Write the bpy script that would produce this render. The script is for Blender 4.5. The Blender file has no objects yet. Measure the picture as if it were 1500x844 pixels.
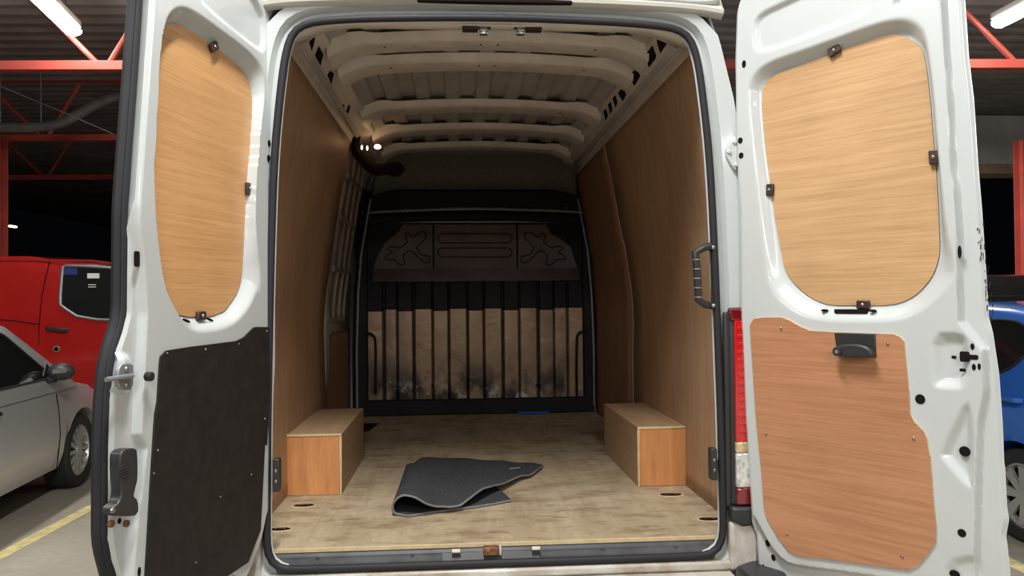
import bpy, bmesh, math, random
import numpy as np
from mathutils import Vector, Matrix
random.seed(7)
scene = bpy.context.scene
col = scene.collection
PI = math.pi
ZF = 0.67                       # height of the load floor above the ground

# ------------------------------------------------------------------ camera
f_px, yaw, pitch, roll = 1126.3, .0707, .0142, .0095
C = np.array([-.1373, -2.7024, .8528 + ZF])
Fv = np.array([math.sin(yaw)*math.cos(pitch), math.cos(yaw)*math.cos(pitch), math.sin(pitch)])
Rv = np.array([math.cos(yaw), -math.sin(yaw), 0.])
Uv = np.cross(Rv, Fv)
Xc = math.cos(roll)*Rv - math.sin(roll)*Uv
Yc = math.sin(roll)*Rv + math.cos(roll)*Uv
cam_d = bpy.data.cameras.new('camera'); cam = bpy.data.objects.new('camera', cam_d); col.objects.link(cam)
cam_d.sensor_width = 36; cam_d.lens = f_px/1500*36; cam_d.clip_end = 200; cam_d.clip_start = .05
M = Matrix(((Xc[0], Yc[0], -Fv[0], C[0]), (Xc[1], Yc[1], -Fv[1], C[1]), (Xc[2], Yc[2], -Fv[2], C[2]), (0, 0, 0, 1)))
cam.matrix_world = M
scene.camera = cam

# measuring: where the line of sight of a photo pixel meets a real plane
def ray(px, py):
    x, y = px-750, py-422
    return Fv + Xc*x/f_px - Yc*y/f_px
def meet(px, py, P0, n):
    r = ray(px, py); P0 = np.array(P0, float); n = np.array(n, float)
    return C + r*(((P0-C) @ n)/(r @ n))
def aty(px, py, Y): return meet(px, py, (0, Y, 0), (0, 1, 0))
def atx(px, py, X): return meet(px, py, (X, 0, 0), (1, 0, 0))
def atz(px, py, Z): return meet(px, py, (0, 0, Z), (0, 0, 1))
def crop(x0, y0, s, pts): return [(x0+a/s, y0+b/s) for a, b in pts]

# ------------------------------------------------------------------ materials
def lin(c):
    return tuple(((v/255)/12.92 if v/255 <= .04045 else ((v/255+.055)/1.055)**2.4) for v in c)
def nodes(name):
    m = bpy.data.materials.new(name); m.use_nodes = True
    nt = m.node_tree; b = nt.nodes['Principled BSDF']
    return m, nt, b
def N(nt, t, **k):
    n = nt.nodes.new(t)
    for a, v in k.items(): setattr(n, a, v)
    return n
def coords(nt, scale=(1, 1, 1), rot=(0, 0, 0)):
    tc = N(nt, 'ShaderNodeTexCoord'); mp = N(nt, 'ShaderNodeMapping')
    mp.inputs['Scale'].default_value = scale; mp.inputs['Rotation'].default_value = rot
    nt.links.new(tc.outputs['Object'], mp.inputs['Vector']); return mp.outputs['Vector']
def noise(nt, vec, scale, detail=4, rough=.55):
    n = N(nt, 'ShaderNodeTexNoise'); n.inputs['Scale'].default_value = scale
    n.inputs['Detail'].default_value = detail; n.inputs['Roughness'].default_value = rough
    nt.links.new(vec, n.inputs['Vector']); return n.outputs['Fac']
def ramp(nt, fac, stops):
    r = N(nt, 'ShaderNodeValToRGB'); cr = r.color_ramp
    while len(cr.elements) < len(stops): cr.elements.new(.5)
    for e, (p, c) in zip(cr.elements, stops):
        e.position = p; e.color = tuple(c)+((1,) if len(c) == 3 else ())
    nt.links.new(fac, r.inputs['Fac']); return r.outputs['Color']
def mixc(nt, fac, a, b, mode='MIX'):
    m = N(nt, 'ShaderNodeMix', data_type='RGBA', blend_type=mode)
    for s, v in ((m.inputs[0], fac), (m.inputs[6], a), (m.inputs[7], b)):
        if hasattr(v, 'links'): nt.links.new(v, s)
        elif isinstance(v, (int, float)): s.default_value = v
        else: s.default_value = tuple(v)+((1,) if len(v) == 3 else ())
    return m.outputs[2]
def bump(nt, b, h, strength=.2, dist=.002):
    bp = N(nt, 'ShaderNodeBump'); bp.inputs['Strength'].default_value = strength; bp.inputs['Distance'].default_value = dist
    nt.links.new(h, bp.inputs['Height']); nt.links.new(bp.outputs['Normal'], b.inputs['Normal'])
def plain(name, c, rough=.5, metal=0, spec=.5, coat=0, var=.06, nscale=6, bumpy=0):
    m, nt, b = nodes(name)
    v = coords(nt); n = noise(nt, v, nscale)
    c = np.array(c)
    cc = ramp(nt, n, [(.3, tuple(c*(1-var))), (.7, tuple(np.minimum(c*(1+var), 1)))])
    nt.links.new(cc, b.inputs['Base Color'])
    b.inputs['Roughness'].default_value = rough; b.inputs['Metallic'].default_value = metal
    b.inputs['Specular IOR Level'].default_value = spec; b.inputs['Coat Weight'].default_value = coat
    b.inputs['Coat Roughness'].default_value = .06
    if bumpy: bump(nt, b, noise(nt, v, 120, 3), bumpy)
    return m
def emit(name, c, s):
    m, nt, b = nodes(name)
    b.inputs['Base Color'].default_value = (.8, .8, .8, 1)
    b.inputs['Emission Color'].default_value = tuple(c)+(1,); b.inputs['Emission Strength'].default_value = s
    return m
def wood(name, light, dark, axis='H', grain=60, rough=.45, stain=0, zgrad=None, coat=0, streak=.5):
    """veneer: long soft streaks along the grain plus pores; axis H = grain runs level, V = upright, Y = along the van"""
    m, nt, b = nodes(name)
    sc = {'H': (2.2, 2.2, grain), 'V': (grain, grain, 2.2), 'Y': (grain, 2.2, grain)}[axis]
    v = coords(nt, sc, (0, math.radians(4) if axis == 'H' else 0, 0)); n1 = noise(nt, v, 1.0, 5, .6)
    v2 = coords(nt, tuple(s*(3.2 if s > 5 else 2.2) for s in sc)); n2 = noise(nt, v2, 1.0, 3, .7)
    v3 = coords(nt); n3 = noise(nt, v3, 2.2, 3)
    a = mixc(nt, n1, dark, light)
    a = ramp(nt, n1, [(.32, dark), (.5, tuple((np.array(light)+np.array(dark))/2)), (.66, light)])
    p = ramp(nt, n2, [(.36, (.74, .7, .66)), (.5, (1, 1, 1)), (.68, (1.0, 1.0, 1.0)), (.78, (1.16, 1.18, 1.22))])
    a = mixc(nt, streak, a, p, 'MULTIPLY')
    q = ramp(nt, n3, [(.3, (.86, .84, .82)), (.7, (1.06, 1.06, 1.06))])
    a = mixc(nt, .8, a, q, 'MULTIPLY')
    if stain:
        n4 = noise(nt, coords(nt, (1.2, 2.6, 1)), 3.1, 6, .65)
        s4 = ramp(nt, n4, [(.50, (1, 1, 1)), (.62, (.62, .56, .5)), (.75, (.4, .34, .3))])
        a = mixc(nt, stain, a, s4, 'MULTIPLY')
        n5 = noise(nt, coords(nt, (3, 14, 1)), 2.0, 5, .7)
        s5 = ramp(nt, n5, [(.57, (1, 1, 1)), (.66, (.38, .32, .28))])
        a = mixc(nt, stain*.8, a, s5, 'MULTIPLY')
        n6 = noise(nt, coords(nt), 38, 4, .8)
        s6 = ramp(nt, n6, [(.35, (.88, .86, .84)), (.7, (1.05, 1.05, 1.05))])
        a = mixc(nt, 1.0, a, s6, 'MULTIPLY')
    nt.links.new(a, b.inputs['Base Color'])
    b.inputs['Roughness'].default_value = rough; b.inputs['Specular IOR Level'].default_value = .35
    b.inputs['Coat Weight'].default_value = coat; b.inputs['Coat Roughness'].default_value = .25
    bump(nt, b, n2, .12, .001)
    return m
def paint(name, c, dirt=(.30, .2, .12), amount=.25, low=.35, rough=.28, coat=.6):
    """body paint with road dirt that gathers towards the bottom of the bodywork and in patches"""
    m, nt, b = nodes(name)
    v = coords(nt); n = noise(nt, v, 5, 6, .65); n2 = noise(nt, v, 60, 4, .7)
    tc = N(nt, 'ShaderNodeTexCoord'); sp = N(nt, 'ShaderNodeSeparateXYZ'); nt.links.new(tc.outputs['Object'], sp.inputs[0])
    mr = N(nt, 'ShaderNodeMapRange'); nt.links.new(sp.outputs['Z'], mr.inputs['Value'])
    mr.inputs['From Min'].default_value = low+.55; mr.inputs['From Max'].default_value = low-.05
    mr.inputs['To Min'].default_value = 0; mr.inputs['To Max'].default_value = 1
    f1 = ramp(nt, n, [(.42, (0, 0, 0)), (.72, (1, 1, 1))])
    f2 = ramp(nt, n2, [(.60, (0, 0, 0)), (.75, (1, 1, 1))])
    mu = N(nt, 'ShaderNodeMath', operation='MULTIPLY'); nt.links.new(f1, mu.inputs[0]); nt.links.new(mr.outputs[0], mu.inputs[1])
    mu2 = N(nt, 'ShaderNodeMath', operation='MULTIPLY'); nt.links.new(mu.outputs[0], mu2.inputs[0]); mu2.inputs[1].default_value = amount*2.4
    a = mixc(nt, mu2.outputs[0], c, dirt)
    mu3 = N(nt, 'ShaderNodeMath', operation='MULTIPLY'); nt.links.new(f2, mu3.inputs[0]); mu3.inputs[1].default_value = amount*.25
    a = mixc(nt, mu3.outputs[0], a, dirt)
    nt.links.new(a, b.inputs['Base Color'])
    b.inputs['Roughness'].default_value = rough; b.inputs['Coat Weight'].default_value = coat; b.inputs['Coat Roughness'].default_value = .08
    return m

MAT = {}
MAT['white'] = paint('white_paint', (.53, .55, .545))
MAT['white_in'] = plain('white_primer_inside', (.56, .505, .445), .45, var=.12, nscale=9)
MAT['primer_skin'] = plain('primer_recess_shade', (.36, .33, .31), .55, var=.15, nscale=8)  # darker copy of the inside primer; shade between the bows put into the colour
MAT['primer_dim'] = plain('beige_primer_shaded', (.26, .22, .19), .5, var=.2)  # beige primer darkened: the shadow on the door frame is in the colour
MAT['white_dirty'] = paint('white_paint_dirty', (.60, .575, .52), amount=.42, low=.7)
MAT['rubber'] = plain('black_rubber', (.022, .021, .025), .6, spec=.3)
MAT['plastic'] = plain('black_plastic', (.028, .027, .028), .42, spec=.5, bumpy=.1)
MAT['sill_plastic'] = plain('grey_black_plastic', (.06, .06, .065), .5, spec=.4, var=.35, nscale=14)
MAT['hole'] = plain('dark_opening', (.012, .008, .008), .9, spec=.1)
MAT['chip_dark'] = plain('dark_chip', (.03, .025, .022), .8, spec=.1)  # dark specks of chipped paint on the right door edge
MAT['ply_door'] = wood('plywood_honey', (.66, .37, .165), (.57, .305, .125), 'H', 85, .42, coat=.12)
MAT['ply_right'] = wood('plywood_pale', (.60, .375, .195), (.50, .30, .145), 'H', 85, .42, coat=.12)
MAT['ply_lower'] = wood('plywood_red_brown', (.52, .255, .135), (.43, .20, .10), 'H', 75, .4, coat=.12)
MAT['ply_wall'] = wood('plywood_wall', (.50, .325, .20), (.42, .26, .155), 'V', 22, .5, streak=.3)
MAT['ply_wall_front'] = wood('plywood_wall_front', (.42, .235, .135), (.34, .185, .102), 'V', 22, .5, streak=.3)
MAT['ply_box'] = wood('plywood_box', (.48, .32, .185), (.39, .25, .14), 'Y', 20, .5, streak=.35)
MAT['ply_box_end'] = wood('plywood_box_end', (.72, .33, .13), (.58, .25, .095), 'V', 24, .42, streak=.4)
MAT['ply_edge'] = plain('plywood_edge', (.62, .47, .27), .6, var=.15, nscale=30)
MAT['ply_floor'] = wood('plywood_floor', (.50, .41, .28), (.41, .325, .21), 'Y', 14, .62, stain=.8, streak=.35)
MAT['board_black'] = plain('black_board', (.018, .014, .012), .62, spec=.3, var=.3, nscale=25)
MAT['steel'] = plain('bare_steel', (.42, .41, .40), .35, 1, var=.2, nscale=20)
MAT['zinc'] = plain('zinc_grey', (.30, .32, .33), .45, .6, var=.15, nscale=20)
MAT['rust'] = plain('rusty_brown_steel', (.20, .085, .035), .6, .3, var=.5, nscale=60)
MAT['clip'] = plain('dark_brown_clip', (.07, .045, .035), .4, .4, var=.3, nscale=60)
MAT['bulk_dark'] = plain('black_coated_steel', (.013, .010, .012), .6, spec=.2, var=.3)
MAT['bulk_grey'] = plain('dark_grey_fibre_panel', (.14, .11, .105), .7, spec=.3, var=.15)
MAT['headliner'] = plain('grey_fibre', (.15, .135, .12), .85, spec=.2, var=.12, nscale=40)
MAT['mat'] = plain('charcoal_carpet', (.05, .05, .054), .95, spec=.15, var=.35, nscale=90, bumpy=.5)
MAT['mat_edge'] = plain('grey_binding', (.17, .17, .175), .8, var=.2, nscale=60)
MAT['red_steel'] = plain('red_painted_steel', (.55, .10, .075), .5, var=.12, nscale=3)
MAT['deck'] = plain('brown_grey_sheet_deck', (.26, .235, .225), .6, .0, var=.25, nscale=1.3)
MAT['galv'] = plain('galvanised_grey', (.25, .26, .25), .5, .3, var=.2)
MAT['line'] = plain('yellow_line_paint', (.68, .57, .27), .7, var=.25, nscale=14)
MAT['blue'] = plain('blue_plastic', (.02, .13, .55), .4)
MAT['lens_red'] = plain('red_lens', (.55, .012, .012), .12, spec=.7, coat=1)
MAT['lens_dark'] = plain('dark_red_lens', (.16, .006, .008), .12, spec=.7, coat=1)
MAT['lens_clear'] = plain('clear_lens', (.72, .70, .66), .1, .3, spec=.8, coat=1, var=.4, nscale=50)
MAT['lens_amber'] = plain('amber_lens', (.62, .45, .25), .15, coat=1, var=.35, nscale=60)
MAT['tyre'] = plain('tyre_rubber', (.02, .019, .018), .75)
MAT['alloy'] = plain('silver_wheel', (.55, .54, .52), .32, .6)
MAT['glass'] = plain('dark_car_glass', (.012, .014, .014), .04, spec=.9, coat=.5)
MAT['white_paper'] = plain('white_paper', (.8, .8, .78), .7)
MAT['cam_grey'] = plain('fascia_grey', (.72, .70, .68), .7, var=.2, nscale=1)
MAT['timber'] = plain('timber_brown', (.33, .22, .15), .7, var=.2)

def bulkhead_metal():
    m, nt, b = nodes('scuffed_tan_metal')
    v = coords(nt); n = noise(nt, v, 3.2, 5, .6)
    a = ramp(nt, n, [(.3, (.25, .155, .095)), (.55, (.36, .235, .14)), (.75, (.33, .23, .16))])
    sp = N(nt, 'ShaderNodeSeparateXYZ'); nt.links.new(v, sp.inputs[0])
    mr = N(nt, 'ShaderNodeMapRange'); nt.links.new(sp.outputs['Z'], mr.inputs['Value'])
    mr.inputs['From Min'].default_value = ZF+.50; mr.inputs['From Max'].default_value = ZF+.20
    n2 = noise(nt, coords(nt, (1, 1, .8)), 4.3, 5, .6)
    f2 = ramp(nt, n2, [(.43, (0, 0, 0)), (.55, (1, 1, 1))])
    mu = N(nt, 'ShaderNodeMath', operation='MULTIPLY'); nt.links.new(f2, mu.inputs[0]); nt.links.new(mr.outputs[0], mu.inputs[1])
    a = mixc(nt, mu.outputs[0], a, (.03, .026, .028))
    mr3 = N(nt, 'ShaderNodeMapRange'); nt.links.new(sp.outputs['Z'], mr3.inputs['Value'])
    mr3.inputs['From Min'].default_value = ZF+.28; mr3.inputs['From Max'].default_value = ZF+.14
    f3 = ramp(nt, noise(nt, coords(nt, (1, 1, 1), (0, 0, 1)), 8.3, 4, .6), [(.54, (0, 0, 0)), (.62, (1, 1, 1))])
    mu3 = N(nt, 'ShaderNodeMath', operation='MULTIPLY'); nt.links.new(f3, mu3.inputs[0]); nt.links.new(mr3.outputs[0], mu3.inputs[1])
    a = mixc(nt, mu3.outputs[0], a, (.5, .48, .46))
    nt.links.new(a, b.inputs['Base Color'])
    b.inputs['Roughness'].default_value = .38; b.inputs['Metallic'].default_value = .35
    bump(nt, b, noise(nt, v, 11, 3), .5, .01)
    return m
MAT['bulk_metal'] = bulkhead_metal()
def concrete():
    m, nt, b = nodes('car_park_concrete')
    v = coords(nt); n = noise(nt, v, .8, 6, .6); n2 = noise(nt, v, 14, 5, .7)
    a = ramp(nt, n, [(.3, (.27, .235, .185)), (.5, (.35, .31, .245)), (.7, (.42, .375, .30))])
    a = mixc(nt, .5, a, ramp(nt, n2, [(.3, (.75, .75, .75)), (.7, (1.15, 1.15, 1.15))]), 'MULTIPLY')
    nt.links.new(a, b.inputs['Base Color']); b.inputs['Roughness'].default_value = .6
    bump(nt, b, n2, .15, .003)
    return m
MAT['concrete'] = concrete()

# ------------------------------------------------------------------ mesh kit
class MB:
    def __init__(s): s.v = []; s.f = []; s.m = []
    def add(s, vs, fs, mi=0):
        o = len(s.v); s.v += [tuple(map(float, p)) for p in vs]
        s.f += [tuple(o+i for i in f) for f in fs]; s.m += [mi]*len(fs); return s
    def box(s, x0, x1, y0, y1, z0, z1, mi=0):
        vs = [(x, y, z) for z in (z0, z1) for y in (y0, y1) for x in (x0, x1)]
        return s.add(vs, [(0, 2, 3, 1), (4, 5, 7, 6), (0, 1, 5, 4), (2, 6, 7, 3), (0, 4, 6, 2), (1, 3, 7, 5)], mi)
    def obox(s, c, ax, ay, az, mi=0):     # centre and three half-axis vectors
        c, ax, ay, az = map(np.array, (c, ax, ay, az))
        vs = [c+i*ax+j*ay+k*az for k in (-1, 1) for j in (-1, 1) for i in (-1, 1)]
        return s.add(vs, [(0, 2, 3, 1), (4, 5, 7, 6), (0, 1, 5, 4), (2, 6, 7, 3), (0, 4, 6, 2), (1, 3, 7, 5)], mi)
    def prism(s, pts, off, mi=0, side_mi=None):     # closed polygon pushed along the vector off
        n = len(pts); off = np.array(off)
        vs = [np.array(p) for p in pts]+[np.array(p)+off for p in pts]
        s.add(vs, [tuple(range(n))[::-1], tuple(range(n, 2*n))], mi)
        o = len(s.v)-2*n
        s.f += [(o+i, o+(i+1) % n, o+n+(i+1) % n, o+n+i) for i in range(n)]; s.m += [mi if side_mi is None else side_mi]*n
        return s
    def tube(s, pts, r, k=8, mi=0, closed=False, caps=True, flat=None):
        pts = [np.array(p, float) for p in pts]; n = len(pts)
        rr = r if isinstance(r, list) else [r]*n
        rings = []; prev = None
        for i, p in enumerate(pts):
            a = pts[(i-1) % n] if (closed or i > 0) else p; b = pts[(i+1) % n] if (closed or i < n-1) else p
            t = b-a; t /= (np.linalg.norm(t)+1e-9)
            if prev is None:
                up = np.array([0, 0, 1.]) if abs(t[2]) < .9 else np.array([0, 1., 0])
                if flat is not None: up = np.array(flat, float)
            else: up = prev if flat is None else np.array(flat, float)
            u = up - t*(up@t); u /= (np.linalg.norm(u)+1e-9); w = np.cross(t, u); prev = u
            ra, rb = (rr[i] if isinstance(rr[i], (tuple, list)) else (rr[i], rr[i]))
            rings.append([p+u*ra*math.cos(2*PI*j/k)+w*rb*math.sin(2*PI*j/k) for j in range(k)])
        o = len(s.v)
        for R_ in rings: s.v += [tuple(map(float, q)) for q in R_]
        L = n if closed else n-1
        for i in range(L):
            for j in range(k):
                a = o+i*k+j; b = o+i*k+(j+1) % k; c = o+((i+1) % n)*k+(j+1) % k; d = o+((i+1) % n)*k+j
                s.f.append((a, b, c, d)); s.m.append(mi)
        if caps and not closed:
            s.f.append(tuple(o+j for j in range(k))[::-1]); s.m.append(mi)
            s.f.append(tuple(o+(n-1)*k+j for j in range(k))); s.m.append(mi)
        return s
    def cyl(s, a, b, r, k=16, mi=0): return s.tube([a, b], r, k, mi)
    def grid(s, P, mi=0, closed_u=False):     # P[i][j] -> point
        nu, nv = len(P), len(P[0]); o = len(s.v)
        for row in P: s.v += [tuple(map(float, q)) for q in row]
        for i in range(nu-(0 if closed_u else 1)):
            for j in range(nv-1):
                a = o+i*nv+j; b = o+((i+1) % nu)*nv+j
                s.f.append((a, b, b+1, a+1)); s.m.append(mi)
        return s
    def ball(s, c, r, k=10, mi=0, sq=(1, 1, 1)):
        c = np.array(c); P = []
        for i in range(k+1):
            t = PI*i/k
            P.append([c+np.array([r*sq[0]*math.sin(t)*math.cos(2*PI*j/(2*k)), r*sq[1]*math.sin(t)*math.sin(2*PI*j/(2*k)), r*sq[2]*math.cos(t)]) for j in range(2*k+1)])
        return s.grid(P, mi)
    def build(s, name, mats, parent=None, bevel=0, smooth=35, fix=True, seg=2, solid=0, offset=0):
        me = bpy.data.meshes.new(name); me.from_pydata(s.v, [], s.f)
        if not isinstance(mats, (list, tuple)): mats = [mats]
        for m in mats: me.materials.append(MAT[m] if isinstance(m, str) else m)
        me.polygons.foreach_set('material_index', s.m)
        if fix:
            bm = bmesh.new(); bm.from_mesh(me); bmesh.ops.remove_doubles(bm, verts=bm.verts, dist=1e-6)
            bmesh.ops.recalc_face_normals(bm, faces=bm.faces); bm.to_mesh(me); bm.free()
        me.polygons.foreach_set('use_smooth', [True]*len(me.polygons)); me.set_sharp_from_angle(angle=math.radians(smooth))
        me.update()
        o = bpy.data.objects.new(name, me); col.objects.link(o)
        if parent: o.parent = parent
        if solid:
            md = o.modifiers.new('thickness', 'SOLIDIFY'); md.thickness = solid; md.offset = offset
        if bevel:
            md = o.modifiers.new('bevel', 'BEVEL'); md.width = bevel; md.segments = seg; md.limit_method = 'ANGLE'; md.angle_limit = math.radians(40)
            md.harden_normals = False
        return o
def empty(name, loc=(0, 0, 0), rz=0):
    o = bpy.data.objects.new(name, None); col.objects.link(o); o.location = loc; o.rotation_euler = (0, 0, rz); o.empty_display_size = .2
    return o
def tag(o, label=None, cat=None, group=None, kind=None):
    for k, v in (('label', label), ('category', cat), ('group', group), ('kind', kind)):
        if v: o[k] = v
    return o
def copy_tree(o, parent=None):
    c = o.copy(); col.objects.link(c)
    if parent: c.parent = parent
    for ch in [x for x in bpy.data.objects if x.parent == o]: copy_tree(ch, c)
    return c
def interp(x, pts):
    xs, ys = zip(*sorted(pts)); return float(np.interp(x, xs, ys))
def rounded(pts, n=6, r=.02):
    """round the corners of a closed 2-D polygon"""
    out = []; L = len(pts)
    for i in range(L):
        p = np.array(pts[i], float); a = np.array(pts[i-1], float); b = np.array(pts[(i+1) % L], float)
        da, db = a-p, b-p; la, lb = np.linalg.norm(da), np.linalg.norm(db)
        q = min(r, la*.45, lb*.45); A = p+da/la*q; B = p+db/lb*q
        for k in range(n+1):
            t = k/n; out.append(tuple((1-t)**2*A+2*t*(1-t)*p+t*t*B))
    return out
def chaikin(pts, it=2, closed=True):
    for _ in range(it):
        o = []; n = len(pts)
        for i in range(n if closed else n-1):
            a, b = np.array(pts[i]), np.array(pts[(i+1) % n]); o += [tuple(.75*a+.25*b), tuple(.25*a+.75*b)]
        if not closed: o = [tuple(pts[0])]+o+[tuple(pts[-1])]
        pts = o
    return pts
def sdf(poly, U, Z):
    """signed distance, positive inside"""
    P = np.array(poly, float); d2 = np.full(U.shape, 1e9); inside = np.zeros(U.shape, bool)
    for i in range(len(P)):
        a = P[i-1]; b = P[i]; e = b-a; L = e@e+1e-12
        t = np.clip(((U-a[0])*e[0]+(Z-a[1])*e[1])/L, 0, 1)
        d2 = np.minimum(d2, (U-a[0]-t*e[0])**2+(Z-a[1]-t*e[1])**2)
        cond = ((a[1] > Z) != (b[1] > Z)); xs = a[0]+(Z-a[1])/(e[1] if abs(e[1]) > 1e-12 else 1e-12)*e[0]
        inside ^= (cond & (U < xs))
    d = np.sqrt(d2); return np.where(inside, d, -d)
def sst(x): x = np.clip(x, 0, 1); return x*x*(3-2*x)

# ================================================================== THE VAN
van = empty('cargo_van', (0, 0, 0))
tag(van, 'white high-roof cargo van seen from behind with both rear doors open and plywood-lined load space', 'van')

# inner width of the lining and outer width of the body at a height above the load floor
XIN = [(-.1, .89), (0, .89), (.7, .89), (1.15, .862), (1.5, .80), (1.83, .745)]
XOUT = [(-.45, .96), (.3, .965), (.6, .955), (.9, .93), (1.3, .885), (1.55, .845), (1.755, .797), (1.86, .762), (1.97, .70), (2.05, .58), (2.09, .35), (2.10, 0)]
def xin(z): return interp(z, XIN)
def xout(z): return interp(z, XOUT)

# opening loop (x, z above load floor), symmetrical
half = [(0, 1.829), (.4, 1.820), (.58, 1.808), (.65, 1.795), (.69, 1.765), (.712, 1.70), (.727, 1.60), (.747, 1.41), (.757, 1.25), (.767, .97),
        (.776, .60), (.780, .43), (.784, .10), (.784, .03), (.772, -.02), (.74, -.045), (.70, -.052), (0, -.052)]
loop = [(x, z) for x, z in half]+[(-x, z) for x, z in half[::-1] if x > 0]
def resample(pts, n):
    P = [np.array(p, float) for p in pts]; P.append(P[0]); d = [0]
    for a, b in zip(P, P[1:]): d.append(d[-1]+np.linalg.norm(b-a))
    out = []
    for i in range(n):
        t = d[-1]*i/n; k = max(j for j in range(len(d)-1) if d[j] <= t+1e-9)
        u = (t-d[k])/(d[k+1]-d[k]+1e-12); out.append(P[k]*(1-u)+P[k+1]*u)
    return out
LP = chaikin(loop, 2)
# rubber seal round the opening
mb = MB(); mb.tube([(x, -.056, z+ZF) for x, z in resample(LP, 220)], .0135, 8, closed=True)
mb.build('door_seal', 'rubber', van, smooth=60)
# rear frame: from the opening out to the body edge, with a stepped rebate
def offset_loop(L, d):
    out = []; n = len(L)
    for i in range(n):
        a, b = np.array(L[i-3]), np.array(L[(i+3) % n]); t = b-a; t = t/(np.linalg.norm(t)+1e-9); nrm = np.array([-t[1], t[0]])
        c = np.array(L[i])-np.array([0, .9])
        if nrm@c < 0: nrm = -nrm
        out.append(tuple(np.array(L[i])+nrm*d))
    return out
L0 = [tuple(p) for p in resample(LP, 220)]
body_edge = []
for (x, z) in offset_loop(L0, .05):
    s = 1 if x >= 0 else -1
    if z > 1.80: body_edge.append((x*1.03, min(1.905, z+.022)))
    elif z < -.08: body_edge.append((x*1.12, -.14))
    else: body_edge.append((s*max(abs(x), xout(z)-.005), z))
rings = [[(x, .0, z) for x, z in offset_loop(L0, .02)], [(x, -.022, z) for x, z in offset_loop(L0, -.004)], [(x, -.036, z) for x, z in offset_loop(L0, -.013)], [(x, -.048, z) for x, z in offset_loop(L0, -.008)],
         [(x, -.040, z) for x, z in offset_loop(L0, .014)], [(x, -.032, z) for x, z in offset_loop(L0, .034)],
         [(x, -.062, z) for x, z in offset_loop(L0, .046)], [(x, -.064, z) for x, z in body_edge], [(x*1.012, -.03, z+.004) for x, z in body_edge]]
mb = MB(); mb.grid([[(x, y, z+ZF) for x, y, z in r+[r[0]]] for r in rings])
mb.build('rear_frame', 'white', van, smooth=30)
# outer body shell
zs = [-.45, -.2, .1, .4, .7, 1.0, 1.3, 1.55, 1.755, 1.86, 1.93, 1.99, 2.04, 2.08, 2.10]
sec = [(xout(z), z) for z in zs]; sec += [(.2, 2.103), (0, 2.105)]
prof = sec+[(-x, z) for x, z in sec[::-1][1:]]
mb = MB(); rows = []
for y, k, dz in ((-.035, 1.0, 0), (0, 1.006, .004), (1, 1.012, .01), (2.5, 1.012, .01), (3.6, 1.0, 0)):
    rows.append([(x*k, y, z+ZF+(dz if z > 1.5 else 0)) for x, z in prof])
mb.grid(rows)
# cab nose
nose = []
for y, zt, k in ((3.6, 2.10, 1), (3.9, 2.02, .98), (4.5, 1.35, .95), (4.9, .72, .93), (5.5, .42, .85), (5.75, .1, .75)):
    nose.append([(x*k, y, (min(z, zt) if z > 0 else z)+ZF) for x, z in prof])
mb.grid(nose)
mb.build('body_shell', 'white', van, smooth=40, solid=.006, offset=0)
# roof cap moulding above the opening: recessed panel, gutter lip and dark strip for the high brake light
mb = MB()
gut = [(-.80, 1.845), (-.70, 1.862), (-.4, 1.874), (0, 1.880), (.4, 1.874), (.70, 1.862), (.80, 1.845)]
gp = chaikin(gut, 2, False)
P = []
for dz, y in ((-.012, -.058), (0, -.085), (.010, -.088), (.03, -.072), (.075, -.066), (.17, -.05), (.24, .02)):
    P.append([(x*(1-.25*max(0, dz-.05)*2), y, z+dz+ZF) for x, z in gp])
mb.grid(P); mb.build('roof_header', 'white_dirty', van, smooth=35, solid=.004)
for s in (-1, 1):     # rounded shoulders of the roof cap, brighter glossy paint
    mb = MB(); pts = [(s*.36, 1.915), (s*.45, 1.892), (s*.55, 1.882), (s*.76, 1.870), (s*.80, 1.90), (s*.70, 2.02), (s*.5, 2.06), (s*.36, 2.05)]
    mb.prism([(x, -.06, z+ZF) for x, z in chaikin(pts, 2)], (0, -.03, 0)); mb.build('roof_shoulder', 'white', van, bevel=.01)
a0, a1 = aty(611, 2, -.075), aty(838, 3, -.075)
mb = MB(); mb.box(a0[0], a1[0], -.088, -.06, a0[2]-.004, a0[2]+.06); mb.build('high_brake_light', 'hole', van, bevel=.004)

# ---- cargo floor
mb = MB(); mb.box(-.889, .889, .004, 3.06, ZF-.012, ZF, 0)
mb.add([(-.775, .003, ZF-.011), (.775, .003, ZF-.011), (.775, .003, ZF), (-.775, .003, ZF)], [(0, 1, 2, 3)], 1)
mb.box(-.775, .775, -.006, .005, ZF-.011, ZF+.0005, 1)
fl = mb.build('plywood_floor', ['ply_floor', 'ply_edge'], van)
for px, py, w in ((983, 725, .062), (445, 741, .055), (410, 776, .05), (1040, 761, .055)):    # lashing-eye cut-outs
    p = atz(px, py, ZF); mb = MB()
    ov = [(p[0]+w*math.cos(t)*.9, p[1]+w*.62*math.sin(t), ZF+.0004) for t in np.linspace(0, 2*PI, 25)[:-1]]
    mb.prism(ov, (0, 0, .0006), 1)
    ov = [(p[0]+w*math.cos(t)*.78, p[1]+.004+w*.42*math.sin(t), ZF+.0009) for t in np.linspace(0, 2*PI, 25)[:-1]]
    mb.prism(ov, (0, 0, .0005), 0)
    mb.tube([(p[0]-w*.4, p[1], ZF+.002), (p[0]-w*.2, p[1]+w*.2, ZF+.003), (p[0]+w*.2, p[1]+w*.2, ZF+.003), (p[0]+w*.4, p[1], ZF+.002)], .003, 6, 2)
    mb.build('lashing_eye', ['hole', 'ply_edge', 'rust'], fl)
p = atz(540, 627, ZF)
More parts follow.
